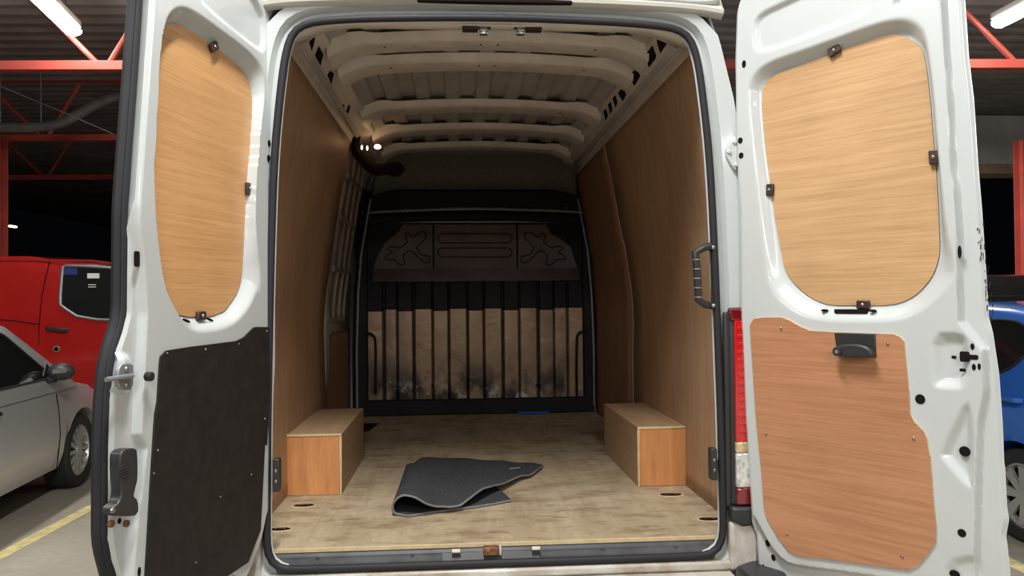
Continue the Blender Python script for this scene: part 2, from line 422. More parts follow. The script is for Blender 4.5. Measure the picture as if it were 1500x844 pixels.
mb = MB(); mb.prism([(p[0]-.12, p[1]-.25, ZF+.0006), (p[0]+.02, p[1]-.12, ZF+.0006), (p[0]+.05, p[1]+.18, ZF+.0006), (p[0]-.1, p[1]+.2, ZF+.0006)], (0, 0, .0005))
mb.build('floor_cutout', 'hole', fl)
# ---- sill cover and step
mb = MB(); prof_s = [(.0, -.0125), (-.012, -.014), (-.02, -.022), (-.034, -.026), (-.040, -.038), (-.052, -.042), (-.058, -.05), (-.050, -.065), (.0, -.07)]
xs = np.linspace(-.765, .765, 60)
mb.grid([[(x*(1-.02*(-z/.07)), y, z+ZF) for y, z in prof_s] for x in xs])
for x in (-.62, -.3, .36, .62):
    mb.box(x-.006, x+.006, -.036, -.026, ZF-.03, ZF-.020, 0)
sill = mb.build('sill_cover', 'sill_plastic', van, smooth=25)
mb = MB(); mb.prism([(-.2, -.046, ZF-.045), (.14, -.046, ZF-.045), (.14, -.028, ZF-.02), (-.2, -.028, ZF-.02)], (0, -.004, .002)); mb.build('latch_plate', 'plastic', sill, bevel=.002)
mb = MB(); q = aty(720, 806, -.05); mb.box(q[0]-.028, q[0]+.024, -.062, -.03, q[2]-.016, q[2]+.012, 0); mb.box(q[0]+.026, q[0]+.034, -.06, -.03, q[2]-.018, q[2]+.014, 1)
mb.cyl((q[0]-.01, -.066, q[2]), (q[0]-.01, -.05, q[2]), .009, 12, 0)
mb.build('door_striker', ['rust', 'white_in'], sill, bevel=.004)
for px, py in ((668, 807), (785, 803)):
    q = aty(px, py, -.045); mb = MB(); mb.obox((q[0], -.047, q[2]), (.015, 0, 0), (0, .006, -.002), (0, .002, .006)); mb.build('sill_tab', 'white_in', sill, bevel=.003)
mb = MB(); mb.box(-.83, .83, -.075, 0, ZF-.098, ZF-.068); mb.build('rear_crossmember', 'white_dirty', van, bevel=.008)
mb = MB(); pts = [(0, -.10), (-.16, -.102), (-.20, -.112), (-.21, -.14), (-.20, -.20), (-.02, -.20)]
mb.grid([[(x, y, z+ZF) for y, z in pts+[pts[0]]] for x in (-.80, -.4, 0, .4, .80)]); mb.build('step_bumper', 'white_dirty', van, bevel=.006)
for s in (-1, 1):     # black bumper corners
    mb = MB(); pts = [(.80, -.12), (.80, -.24), (.83, -.27), (.93, -.24), (.99, -.12), (1.0, .12), (.95, .12), (.9, -.05)]
    mb.prism([(s*x, y, ZF-.30) for x, y in pts], (0, 0, .235)); b = mb.build('bumper_corner', 'plastic', van, bevel=.015)
    mb = MB(); mb.box(s*.85, s*.90, -.262, -.235, ZF-.2, ZF-.13); mb.build('reflector', 'lens_red', b, bevel=.003)
    # white lower corner panel and black trim under the lamp
    mb = MB(); mb.prism([(s*x, -.05, z+ZF) for x, z in ((.80, .07), (.90, .06), (.90, -.10), (.80, -.10))], (0, -.035, 0)); mb.build('corner_panel', 'white_dirty', van, bevel=.012)
    mb = MB(); mb.prism([(s*x, -.05, z+ZF) for x, z in ((.80, .125), (.915, .125), (.915, .07), (.84, .055), (.80, .085))], (0, -.05, 0)); mb.build('lamp_foot', 'plastic', van, bevel=.01)
    # tail lamp: dark red cap, red field, clear and amber band, red foot
    lamp = MB(); lamp.box(*sorted((s*.808, s*.91)), -.078, -.05, ZF+.125, ZF+.815); lo = lamp.build('tail_lamp', 'plastic', van, bevel=.01)
    for nm, z0, z1, mt in (('lens_cap', .77, .81, 'lens_dark'), ('lens_red', .35, .77, 'lens_red'), ('lens_amber', .31, .35, 'lens_amber'), ('lens_clear', .19, .31, 'lens_clear'), ('lens_foot', .13, .19, 'lens_dark')):
        mb = MB(); mb.box(*sorted((s*(.822 if nm != 'lens_cap' else .808), s*.907)), -.092, -.07, ZF+z0, ZF+z1)
        if nm == 'lens_red':
            for k in range(14): mb.box(*sorted((s*.830, s*.86)), -.0945, -.09, ZF+.38+k*.0275, ZF+.392+k*.0275)
        mb.build(nm, mt, lo, bevel=.006)
    mb = MB(); mb.box(*sorted((s*.792, s*.812)), -.07, -.05, ZF+.12, ZF+.80); mb.build('lamp_trim', 'plastic', van, bevel=.006)
    # hinges
    for zc in (1.36, .10+.55):
        mb = MB()
        if zc > 1:
            mb.prism([(s*x, -.064, z+ZF) for x, z in chaikin([(.80, zc), (.833, zc+.055), (.845, zc+.055), (.845, zc-.065), (.83, zc-.06)], 1)], (0, -.014, 0), 0)
            for hx, hz in ((.835, zc+.035), (.815, zc), (.838, zc-.045)): mb.cyl((s*hx, -.084, hz+ZF), (s*hx, -.07, hz+ZF), .008, 12)
            mb.build('door_hinge', 'white', van, bevel=.003)
    # striker block on the pillar beside the seal
    q = (770 if s > 0 else -770)/1000
    mb = MB(); mb.box(q-s*.022-.011, q-s*.022+.011, -.078, -.04, ZF+.215, ZF+.325, 0)
    for dz in (.25, .285): mb.box(q-s*.022-.004, q-s*.022+.004, -.080, -.07, ZF+dz-.007, ZF+dz+.007, 1)
    mb.build('buffer_block', ['plastic', 'zinc'], van, bevel=.004)
# grab handle on the right pillar
pts = crop(970, 320, 4.22, [(318, 180), (290, 172), (262, 178), (205, 212), (214, 300), (220, 400), (226, 505), (262, 532), (322, 540)])
hp = [aty(x, y, -.062) for x, y in pts]
hp[0][1] = hp[-1][1] = -.04
mb = MB(); mb.tube([tuple(p) for p in hp], .0135, 8)
for k in range(5):
    y = 255+k*58; p = aty(*crop(970, 320, 4.22, [(211+(y-212)*.04, y)])[0], -.062); mb.cyl((p[0], p[1], p[2]-.002), (p[0], p[1], p[2]+.002), .0150, 12, 1)
for q in (0, -1): mb.ball((hp[q][0]-.004, -.066, hp[q][2]+(.0 if q else -.0)), .008, 6, 1)
mb.tube([(hp[0][0], -.05, hp[0][2]), (hp[-1][0], -.05, hp[-1][2])], .008, 8)
mb.build('grab_handle', ['plastic', 'zinc'], van)

# ---- wall lining: the seam follows the leaning pillar
YS = [(0, 1.70), (.25, 1.68), (.6, 1.70), (1.0, 1.87), (1.45, 2.15), (1.83, 2.45)]
YSL = [(0, 1.74), (.25, 1.73), (.6, 1.70), (.8, 1.78), (1.1, 1.95), (1.55, 2.32), (1.83, 2.45)]
zz = list(np.linspace(-.005, 1.80, 26))
def wall(name, s, y0f, y1f, mt, dx=0, z0=None, z1=None, parent=van, n=8, th=.006):
    Z_ = [z for z in zz if (z0 is None or z >= z0) and (z1 is None or z <= z1)]
    mb = MB(); mb.grid([[(s*(xin(z)+dx), y0f(z)*(1-t)+y1f(z)*t, z+ZF) for t in np.linspace(0, 1, n)] for z in Z_])
    return mb.build(name, mt, parent, solid=th, offset=0)
def seam_from(px_list, s):
    out = []
    for x, y in px_list:
        X = .85
        for _ in range(6):
            p = atx(x, y, s*X); X = xin(p[2]-ZF)
        out.append((p[2]-ZF, p[1]))
    return out
YS = seam_from([(929, 588), (928, 520), (928, 446), (925, 416), (912, 345), (898, 266), (883, 197)], 1)
YSL = seam_from([(479, 596), (476, 560), (474, 500), (474, 467), (479, 416), (487, 365), (496, 296), (504, 250), (513, 205)], -1)
ysr = lambda z: interp(z, YS); ysl = lambda z: interp(z, YSL)
def wd(z): return interp(z, [(0, .0), (.26, .01), (.45, .24), (.7, .30), (1.0, .17), (1.3, .12), (1.83, .12)])
wall('wall_lining', 1, lambda z: .03, ysr, 'ply_wall')
wall('wall_lining', -1, lambda z: .03, ysl, 'ply_wall')
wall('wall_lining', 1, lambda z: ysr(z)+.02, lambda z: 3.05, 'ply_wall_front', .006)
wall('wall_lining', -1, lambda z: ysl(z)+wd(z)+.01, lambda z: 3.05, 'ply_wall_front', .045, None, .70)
# pale joint strip on the right seam
mb = MB(); mb.tube([(xin(z)-.003, ysr(z)+.008, z+ZF) for z in zz], (.004, .010), 6, flat=(1, 0, 0)); mb.build('joint_strip', 'white_in', van)
# left pillar strip (bare painted metal) : lens shaped, wide near z .5
mb = MB(); mb.grid([[(-(xin(z)+.004+.012*t), ysl(z)+.004+wd(z)*t, z+ZF) for t in (0, .5, 1)]+[(-(xin(z)+.035), ysl(z)+.012+wd(z), z+ZF)] for z in zz])
mb.build('pillar_strip', 'white', van, solid=.003)
# outer skin of sliding side door seen through its frame, and the frame itself
mb = MB(); mb.grid([[(-(xin(z)+.05), y, z+ZF) for y in (1.6, 2.3, 3.05)] for z in zz]); sd = mb.build('sliding_door', 'white_in', van, solid=.003)
def bar(pts, w, th=.012, mt='primer_dim', nm='door_brace'):
    mb = MB(); mb.tube(pts, (th, w), 8, flat=(1, 0, 0)); mb.build(nm, mt, sd)
Zs = [.72, .9, 1.1, 1.3, 1.5, 1.7, 1.82]
for dy in (.21, .42, .64):
    bar([(-(xin(z)+.02), min(2.98, ysl(z)+dy+.22), z+ZF) for z in Zs], .022 if dy != .42 else .014)
for z in (.74, 1.05, 1.36, 1.62):
    bar([(-(xin(z)+.022), ysl(z)+.25, z+ZF), (-(xin(z)+.022), min(2.98, ysl(z)+.90), z+ZF)], .024)
bar([(-(xin(z)+.006), 2.99, z+ZF) for z in (.05, .5, .9, 1.2, 1.5, 1.7)], .03, .012, 'bulk_dark', 'door_rubber')
bar([(-(xin(z)-.012), 3.0, z+ZF) for z in (.05, .5, .9, 1.2, 1.5, 1.6)], .010, .01, 'zinc', 'edge_flange')
mb = MB(); mb.tube([(xin(z)-.014, 3.0, z+ZF) for z in (.05, .5, .9, 1.2, 1.5, 1.6)], .009, 8); mb.build('edge_flange', 'zinc', van)

# ---- wheel arch boxes
for s, xi in ((-1, .651), (1, .667)):
    mb = MB(); x0, x1 = sorted((s*xi, s*.888))
    y0, y1, h = .728, 1.521, .268
    mb.box(x0, x1, y0+.012, y1, ZF, ZF+h, 0)                                   # top and side boards
    e = .010
    a, b = sorted((s*xi, s*(xi+e)))
    mb.box(a, b, y0, y0+.012, ZF, ZF+h, 1); mb.box(x0, x1, y0-.001, y0+.012, ZF+h-e, ZF+h, 1)   # pale board edges
    c, d = sorted((s*(xi+e), s*.888)); mb.box(c, d, y0+.002, y0+.012, ZF+.001, ZF+h-e, 2)
    mb.build('wheel_arch_box', ['ply_box', 'ply_edge', 'ply_box_end'], van, bevel=.0015, seg=1)

# ---- roof: corrugated skin, cant rails with openings, five cross bows
mb = MB(); xs = np.linspace(-.72, .72, 193); ys = [.08, .5, 1, 1.5, 2, 2.4, 2.75]
def skin(x):
    t = (x/.155) % 1.0; tr = np.clip((abs(t-.5)-.22)/.08, 0, 1)
    base = 1.915-.05*max(0, (abs(x)-.42)/.2)**2
    return base + .020*(1-tr)*(1 if abs(x) < .56 else 0)
mb.grid([[(x, y, skin(x)+ZF) for x in xs] for y in ys]); mb.build('roof_skin', 'primer_skin', van, smooth=20, solid=.002)
# header inside above the opening
mb = MB(); hx = np.linspace(-.70, .70, 29)
def hz(x): return 1.826-.06*max(0, (abs(x)-.5)/.2)**2
mb.grid([[(x, y, hz(x)+dz+ZF) for y, dz in ((-.03, -.012), (.03, -.010), (.06, .0), (.075, .02), (.15, .03), (.16, .09))] for x in hx]); hd = mb.build('inner_header', 'white_in', van, solid=.002)
for px, s in ((708, -1), (762, 1)):
    q = aty(px, 46, .02); mb = MB(); x = q[0]; z = q[2]
    mb.box(x-.014, x+.014, .0, .02, z-.016, z+.016, 0); mb.tube([(x-.009, .005, z-.006), (x-.009, -.022, z-.010), (x+.009, -.022, z-.010), (x+.009, .005, z-.006)], .0035, 6, 0)
    mb.box(x-.024, x+.026, -.012, .02, z+.006, z+.015, 0)
    mb.box(*sorted((x+s*.02, x+s*.075)), -.012, .03, z-.002, z+.022, 1)
    mb.build('roof_striker', ['steel', 'plastic'], hd, bevel=.002)
RAIL0, RAIL1 = (.752, 1.795), (.655, 1.905)
for s in (-1, 1):
    mb = MB()
    pr = [(.752, 1.775), (.746, 1.80), (.738, 1.812), (.645, 1.830), (.622, 1.845), (.612, 1.90)]
    mb.grid([[(s*x, y, z+ZF) for x, z in pr] for y in np.linspace(.03, 2.95, 30)]); rl = mb.build('roof_rail', 'white_in', van, smooth=25, solid=.002)
    # openings pressed through the sloping face
    nrm = np.array([-s*.018, 0, -.093]); nrm = nrm/np.linalg.norm(nrm); P0 = np.array([s*.738, 0, 1.812+ZF])
    if s > 0: holes = [crop(720, 0, 4.054, h) for h in ([(980, 225), (1010, 203), (1045, 205), (1052, 240), (1003, 315), (985, 260)], [(912, 325), (955, 268), (978, 325), (975, 345), (935, 398)], [(825, 440), (845, 418), (870, 420), (883, 450), (850, 508), (838, 490)],
        [(752, 555), (765, 530), (790, 535), (800, 560), (780, 600)], [(718, 580), (738, 565), (748, 605), (738, 640)], [(692, 618), (708, 605), (718, 645), (706, 680)], [(664, 660), (678, 645), (692, 680), (680, 718)])]
    else: holes = [crop(390, 0, 4.283, h) for h in ([(268, 260), (308, 222), (300, 270), (285, 318)], [(305, 345), (330, 285), (358, 340), (340, 412)], [(382, 468), (400, 440), (425, 460), (408, 528)], [(500, 700), (515, 655), (528, 665), (515, 710)], [(478, 655), (490, 655), (488, 678)])]
    for hpx in holes:
        mb = MB(); pts = [meet(x, y, P0, nrm)+nrm*.0015 for x, y in hpx]
        mb.prism(pts, nrm*.0012); mb.build('rail_opening', 'hole', rl)
ribs = [(.335, .475, 0), (.61, .76, .004), (1.37, 1.54, 0), (1.92, 2.09, 0), (2.46, 2.60, 0)]
for i, (y0, y1, dz) in enumerate(ribs):
    ym = (y0+y1)/2; xs = list(np.linspace(-.635, .635, 65))
    def zr(x):
        a = abs(x); z = 1.880-.018*(a/.45)**2 if a < .45 else 1.862-.062*((a-.45)/.185)**2.0
        return z
    mb = MB()
    fl_ = .045
    rows = []
    for x in xs:
        z = zr(x); top = min(skin(0)+.0, z+.075)
        wdn = 1+.25*max(0, (abs(x)-.45)/.2)
        h0, h1 = ym-(y1-y0)/2*wdn, ym+(y1-y0)/2*wdn
        d = .034 if abs(x) < .45 else .034+.03*(abs(x)-.45)/.18
        rows.append([(x, h0-.024, z+d+ZF), (x, h0-.014, z+d-.002+ZF), (x, h0-.003, z+.010+ZF), (x, h0+.006, z+.002+ZF), (x, h0+.014, z+ZF), (x, h1-.014, z+ZF), (x, h1-.005, z+.003+ZF), (x, h1+.003, z+.012+ZF), (x, h1+.014, z+d+ZF)])
    mb.grid(rows)
    for hx in (-.42, -.30, -.035, .035, .17, .43):
        z = zr(hx); mb.cyl((hx, ym-.02, z-.0008+ZF), (hx, ym-.02, z+.003+ZF), .006 if abs(hx) < .1 or abs(hx) > .4 else .003, 10, 1)
    mb.build('roof_bow', ['white_in', 'hole'], van, smooth=40)
    mb = MB()

# ---- rear of the cab: headliner, bulkhead
YB = 3.056
mb = MB(); cs = [(2.60, 1.885), (2.72, 1.872), (2.85, 1.83), (2.94, 1.76), (3.0, 1.67), (3.01, 1.60), (3.03, 1.52)]
mb.grid([[(x*(1 if z > 1.7 else 1.03), y, z-.05*max(0, (abs(x)-.5)/.25)**2+ZF) for x in np.linspace(-.74, .74, 31)] for y, z in cs[:5]])
mb.build('cab_shelf_lining', 'headliner', van, smooth=50, solid=.004)
bk = MB()
bk.box(-.89, .89, YB+.02, YB+.05, ZF, ZF+1.68, 0)                                 # black carrier sheet
bk.box(-.80, .80, YB-.035, YB+.02, ZF+1.525, ZF+1.66, 0)
blk = bk.build('bulkhead', ['bulk_dark'], van, bevel=.004)
mb = MB(); rail = [(-.83, 1.497), (-.6, 1.512), (0, 1.53), (.6, 1.512), (.83, 1.497)]
mb.grid([[(x, YB-.06+dy, z+dz+ZF) for x, z in chaikin(rail, 2, False)] for dy, dz in ((.06, .012), (0, .010), (-.008, 0), (0, -.012), (.06, -.014))]); mb.build('top_rail', 'zinc', blk)
for x in (-.52, -.02, .22, .68):
    mb = MB(); mb.ball((x, YB-.066, ZF+1.528), .007, 5); mb.build('rail_bolt', 'steel', blk)
mb = MB(); mb.tube([(x, YB-.03, z-.052+ZF) for x, z in chaikin(rail, 2, False)], (.034, .03), 10, flat=(0, 0, 1)); mb.build('cross_beam', 'bulk_dark', blk)
mb = MB(); mb.box(-.78, .80, YB-.028, YB+.02, ZF+1.425, ZF+1.437); mb.build('upper_lip', 'zinc', blk, bevel=.003)
# upper grey panel with pressed shapes
up = crop(470, 180, 3.571, [(272, 765), (292, 700), (335, 625), (405, 568), (425, 530), (1180, 530), (1200, 575), (1250, 600), (1310, 650), (1345, 765)])
mb = MB(); mb.prism([aty(x, y, YB) for x, y in up], (0, .02, 0)); mb.build('upper_panel', 'bulk_grey', blk, bevel=.006); upo = bpy.context.scene.objects['upper_panel']
for X in (588, 1026):
    a, b = aty(*crop(470, 180, 3.571, [(X, 533)])[0], YB-.002), aty(*crop(470, 180, 3.571, [(X, 762)])[0], YB-.002)
    mb = MB(); mb.box(a[0]-.008, a[0]+.008, YB-.004, YB+.002, b[2], a[2]); mb.build('panel_joint', 'bulk_dark', upo, bevel=.001)
def bead(pts, closed=True, nm='groove_shade'):
    P = [aty(*crop(470, 180, 3.571, [p])[0], YB-.001) for p in pts]
    mb = MB(); mb.tube([tuple(p) for p in P], .0045, 6, closed=closed); mb.build(nm, 'bulk_dark', upo)  # black bead stands for the shade in the panel's pressed grooves
def pill(x0, x1, y0, y1):
    r = (y1-y0)/2; c = (y0+y1)/2
    return [(x1-r+r*math.sin(t), c-r*math.cos(t)) for t in np.linspace(0, PI, 9)]+[(x0+r-r*math.sin(t), c+r*math.cos(t)) for t in np.linspace(0, PI, 9)]
bead(pill(612, 1000, 580, 628)); bead(pill(612, 1000, 655, 702))
cr = [(455, 575), (480, 600), (520, 570), (555, 575), (545, 610), (500, 650), (520, 690), (572, 700), (565, 735), (535, 728), (470, 665), (430, 690), (440, 745), (405, 740), (385, 712), (335, 718), (345, 690), (380, 680), (345, 655), (370, 645), (410, 655), (455, 625), (440, 595)]
bead(rounded(cr, 3, 12)); bead(rounded([(1617-x, y) for x, y in cr], 3, 12))
mb = MB(); a = aty(735, 392, YB)[2]; b = aty(735, 411, YB-.02)[2]
mb.grid([[(x, y, z) for x in (-.76, 0, .78)] for y, z in ((YB+.02, a), (YB-.0, a-.01), (YB-.022, b+.012), (YB-.024, b-.004))]); mb.build('bulkhead_ledge', 'bulk_grey', blk, solid=.002)
# lower corrugated sheet
colX = [(228, 322), (340, 395), (408, 480), (495, 580), (592, 665), (677, 762), (775, 848), (860, 945), (960, 1033), (1045, 1130), (1145, 1215), (1225, 1285), (1298, 1392)]
z_top, z_mid, z_bot = aty(735, 412, YB)[2], aty(735, 452, YB)[2], aty(735, 583, YB)[2]
low = MB(); dark = MB()
for i, (xa, xb) in enumerate(colX):
    A = aty(*crop(470, 390, 3.571, [(xa, 450)])[0], YB)[0]; B = aty(*crop(470, 390, 3.571, [(xb, 450)])[0], YB)[0]
    raised = i in (2, 4, 6, 8, 10); y = YB-(.020 if raised else .002)
    zm = z_mid-(.014 if raised or i < 1 else 0)
    def colprism(m, z0, z1, mi=0, rtop=False):
        e = .007
        m.grid([[(A-e, YB+.02, z), (A, y+.004, z), (A+.004, y, z), ((A+B)/2, y-.002, z), (B-.004, y, z), (B, y+.004, z), (B+e, YB+.02, z)] for z in np.linspace(z0, z1, 7)], mi)
        m.add([(A-e, YB+.02, z1), (A, y+.004, z1), (A+.004, y, z1), (B-.004, y, z1), (B, y+.004, z1), (B+e, YB+.02, z1)], [(0, 1, 2, 3, 4, 5)], mi)
    colprism(low, z_bot, zm)
    colprism(dark, zm, z_top+(.012 if raised else -.004))
low.build('lower_sheet', 'bulk_metal', blk, smooth=25)
dark.build('lower_sheet_band', 'bulk_dark', blk, smooth=25)
mb = MB(); mb.box(-.88, .88, YB-.05, YB+.02, ZF, ZF+.115); mb.build('kick_panel', 'bulk_dark', blk, bevel=.01)
for pts in ([(225, 352), (262, 352), (283, 372), (286, 420), (286, 540), (284, 670)], [(1395, 342), (1362, 342), (1342, 356), (1340, 400), (1338, 540), (1340, 680)]):
    P = [tuple(aty(*crop(470, 390, 3.571, [p])[0], YB-.05)) for p in pts]
    mb = MB(); mb.tube(chaikin(P, 2, False), .009, 8); mb.build('grab_bar', 'bulk_dark', blk)
for s in (-1, 1):
    mb = MB(); x0, x1 = sorted((s*.80, s*.885)); mb.box(x0, x1, YB-.045, YB+.02, ZF+.1, ZF+1.5); mb.build('side_post', 'bulk_dark', blk, bevel=.01)

# ---- small interior lamp with its black bracket, upper left by the bulkhead
lp = meet(553, 215, (0, 2.5, 0), (0, 1, 0))
mb = MB()
pts = crop(500, 180, 6.03, [(140, 110), (125, 200), (160, 290), (230, 370), (300, 420), (380, 410), (470, 390)])
mb.tube([tuple(aty(x, y, 1.86)) for x, y in chaikin(pts, 1, False)], [(.028, .022)]*3+[(.045, .034)]*7+[(.052, .036)]*(len(chaikin(pts, 1, False))-10), 8)
q = aty(578, 248, 1.86); mb.ball(tuple(q), .05, 8, 0, (1.2, .8, .9)); br = mb.build('lamp_bracket', 'hole', van)
pts = crop(500, 180, 6.03, [(275, 380), (285, 460), (250, 520), (240, 600)])
mb = MB(); mb.tube([tuple(aty(x, y, 1.90)) for x, y in chaikin(pts, 2, False)], .018, 8); mb.build('lamp_lead', 'plastic', br)
q = aty(553, 215, 1.84); mb = MB(); mb.ball(tuple(q), .018, 8, 0, (1.1, .7, .8)); mb.build('lamp_bulb', emit('warm_bulb', (1, .62, .3), 12), br)
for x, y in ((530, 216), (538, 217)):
    q = aty(x, y, 1.82); mb = MB(); mb.ball(tuple(q), .007, 6, 0, (.8, .8, 2)); mb.build('lamp_glint', emit('warm_glint', (1, .6, .3), 5), br)  # glowing beads put in for the bright streaks beside the bulb

# ================================================================== REAR DOORS
class Door:
    def __init__(s, A, D, Nn):
        s.A = np.array([A[0], A[1], 0.]); s.D = np.array([D[0], D[1], 0.]); s.N = np.array([Nn[0], Nn[1], 0.])
    def uz(s, px, py, n=0):
        P = meet(px, py, s.A+s.N*n, s.N); return float((P-s.A)@s.D), float(P[2])
    def w(s, u, z, n=0): return s.A+s.D*u+s.N*n+np.array([0, 0, z])
aL, aR = .2465, .5958
DL = Door((-.770, -.051), (-math.sin(aL), -math.cos(aL)), (math.cos(aL), -math.sin(aL)))
DR = Door((.856, -.113), (math.sin(aR), -math.cos(aR)), (-math.cos(aR), -math.sin(aR)))

def make_door(D, hinge_px, free_px, feats, win_in, win_out, holes, deep=.034, zb=ZF-.24, zt=ZF+1.96, cut=None, NU=200, NV=440, step=None, back=.062):
    H = [(D.uz(*p)[1], D.uz(*p)[0]) for p in hinge_px]; Fr = [(D.uz(*p)[1], D.uz(*p)[0]) for p in free_px]
    Fr = [(D.uz(*p, -.030)[1], D.uz(*p, -.030)[0]) for p in free_px]
    zs = np.linspace(zb, zt, NV)
    uH = np.array([interp(z, H) for z in zs]); uF = np.array([interp(z, Fr) for z in zs])
    rc = .13; k = zs > zt-rc
    uH = np.where(k, uH+rc-np.sqrt(np.maximum(0, rc**2-(zs-(zt-rc))**2)), uH)
    k2 = zs < zb+.05
    if cut is not None:      # slanted lower hinge corner
        uH = np.maximum(uH, np.array([interp(z, cut) for z in zs]))
    S = np.linspace(0, 1, NU)
    U = uH[:, None]+(uF-uH)[:, None]*S[None, :]; Zg = np.repeat(zs[:, None], NU, 1)
    n = np.zeros_like(U)
    di, do = sdf(win_in, U, Zg), sdf(win_out, U, Zg)
    t = np.where(di > 0, 1, np.where(do < 0, 0, do/(do+np.maximum(-di, 1e-4))))
    n -= deep*sst(t)
    for poly, d, rmp in feats:
        n -= d*sst(sdf(poly, U, Zg)/rmp+.0)
    # free edge flange: a step down towards the outer skin
    if step is not None:
        st = np.array([interp(z, step) for z in zs])
        n -= .022*sst((U-st[:, None])/.014)
    e = np.minimum((U-uH[:, None]), (uF[:, None]-U)); n -= .010*(1-sst(e/.012))
    P = D.A[None, None, :]+U[..., None]*D.D+n[..., None]*D.N; P = P+np.stack([0*Zg, 0*Zg, Zg], -1)
    mb = MB(); nu = NU; mb.v = [tuple(p) for p in P.reshape(-1, 3).tolist()]
    mb.f = [(i*nu+j, i*nu+j+1, (i+1)*nu+j+1, (i+1)*nu+j) for i in range(NV-1) for j in range(nu-1)]; mb.m = [0]*len(mb.f)
    # outer skin and edges
    rim = [(0, j) for j in range(nu)]+[(i, nu-1) for i in range(1, NV)]+[(NV-1, j) for j in range(nu-2, -1, -1)]+[(i, 0) for i in range(NV-2, 0, -1)]
    o = len(mb.v)
    bk_ = [D.w(U[i, j]-(.022 if j == nu-1 else 0), Zg[i, j], -back) for i, j in rim]; mb.v += [tuple(p) for p in bk_]
    m = len(rim)
    for q in range(m):
        a, b = rim[q], rim[(q+1) % m]; mb.f.append((a[0]*nu+a[1], b[0]*nu+b[1], o+(q+1) % m, o+q)); mb.m.append(0)
    mb.f.append(tuple(range(o, o+m))); mb.m.append(0)
    def surf(u, z):
        i = int(np.clip(round((z-zb)/(zt-zb)*(NV-1)), 0, NV-1)); j = int(np.clip(round((u-uH[i])/(uF[i]-uH[i])*(NU-1)), 0, NU-1)); return n[i, j]
    for (px, py), ru, rz, rot in holes:
        u, z = D.uz(px, py, -.02 if step is not None and D.uz(px, py)[0] > interp(D.uz(px, py)[1], step) else 0)
        h = surf(u, z)
        pts = []
        for a in np.linspace(0, 2*PI, 21)[:-1]:
            sq = .35 if rot == 9 else 1
            du, dz = ru*math.copysign(abs(math.cos(a))**sq, math.cos(a)), rz*math.copysign(abs(math.sin(a))**sq, math.sin(a)); rot_ = 0 if rot == 9 else rot; pts.append((u+du*math.cos(rot_)-dz*math.sin(rot_), z+du*math.sin(rot_)+dz*math.cos(rot_)))
        hh = max(surf(a_, b_) for a_, b_ in pts)
        mb.prism([D.w(a_, b_, hh+.0006) for a_, b_ in pts], D.N*.0008, 1)
    ob = mb.build('rear_door', ['white', 'hole'], van, smooth=38, fix=False)
    return ob, surf, (zs, uH, uF)

def panel(D, poly, n, th, nm, mt, parent, edge='ply_edge'):
    mb = MB(); mb.prism([D.w(u, z, n) for u, z in poly], D.N*th, 0, 1)
    return mb.build(nm, [mt, edge], parent)
def clip_part(D, px, py, n, rot, parent, size=(.020, .013)):
    u, z = D.uz(px, py, n+.008)
    c, s = math.cos(rot), math.sin(rot)
    au = D.D*c+np.array([0, 0, s]); av = -D.D*s+np.array([0, 0, c])
    mb = MB(); ctr = D.w(u, z, n+.008)
    mb.obox(ctr, au*size[0]/1, av*size[1], D.N*.006, 0); mb.cyl(ctr+D.N*.004, ctr+D.N*.010, .0055, 10, 1)
    mb.build('panel_clip', ['clip', 'steel'], parent, bevel=.003)
def screw(D, u, z, n, parent, r=.0045):
    p = D.w(u, z, n); mb = MB(); mb.ball(tuple(p), r, 5, 0, (1, 1, 1)); mb.build('panel_screw', 'steel', parent)

# ---------------- right door
S3 = 3.409
z3 = lambda L: crop(1060, 0, S3, L); z4 = lambda L: crop(1060, 220, S3, L); z5 = lambda L: crop(1060, 430, S3, L); z6 = lambda L: crop(1060, 597, S3, L)
hingeR = z3([(60, 0), (50, 300), (60, 840)])+z4([(75, 300), (78, 840)])+z5([(84, 200), (100, 600)])+z6([(118, 300), (135, 600), (150, 840)])
freeR = z3([(1205, 0), (1225, 300), (1250, 500), (1272, 840)])+z4([(1290, 300), (1310, 600), (1325, 840)])+z5([(1345, 200), (1375, 400), (1393, 650), (1400, 840)])+z6([(1405, 300), (1415, 500), (1425, 560), (1410, 640), (1420, 720), (1432, 840)])
deepR = .036
uR = lambda L, n=0: [DR.uz(x, y, n) for x, y in L]
win_inR = chaikin(uR(z3([(190, 470), (215, 410), (260, 370), (400, 325), (600, 245), (750, 195), (830, 170), (900, 180), (960, 210), (995, 250), (1010, 300), (1030, 450), (1050, 700), (1065, 840)])
              + z4([(1078, 350), (1083, 500), (1070, 570), (1040, 640), (980, 710), (920, 750), (840, 775), (700, 775), (540, 775), (470, 755), (400, 710), (340, 650), (310, 600), (295, 540), (265, 380), (240, 200)])
              + z3([(205, 700)]), -deepR), 1)
win_outR = chaikin(uR(z3([(112, 460), (130, 390), (175, 330), (260, 285), (500, 205), (700, 130), (830, 92), (900, 82), (965, 98), (1005, 140), (1022, 200), (1036, 300), (1055, 450), (1075, 700)])
              + z4([(1098, 200), (1120, 400), (1165, 560), (1165, 640)])+z5([(1090, 10), (1020, 75), (940, 122), (850, 147), (560, 147), (420, 132), (330, 92), (245, 20)])
              + z4([(205, 640), (195, 500), (150, 50)])), 1)
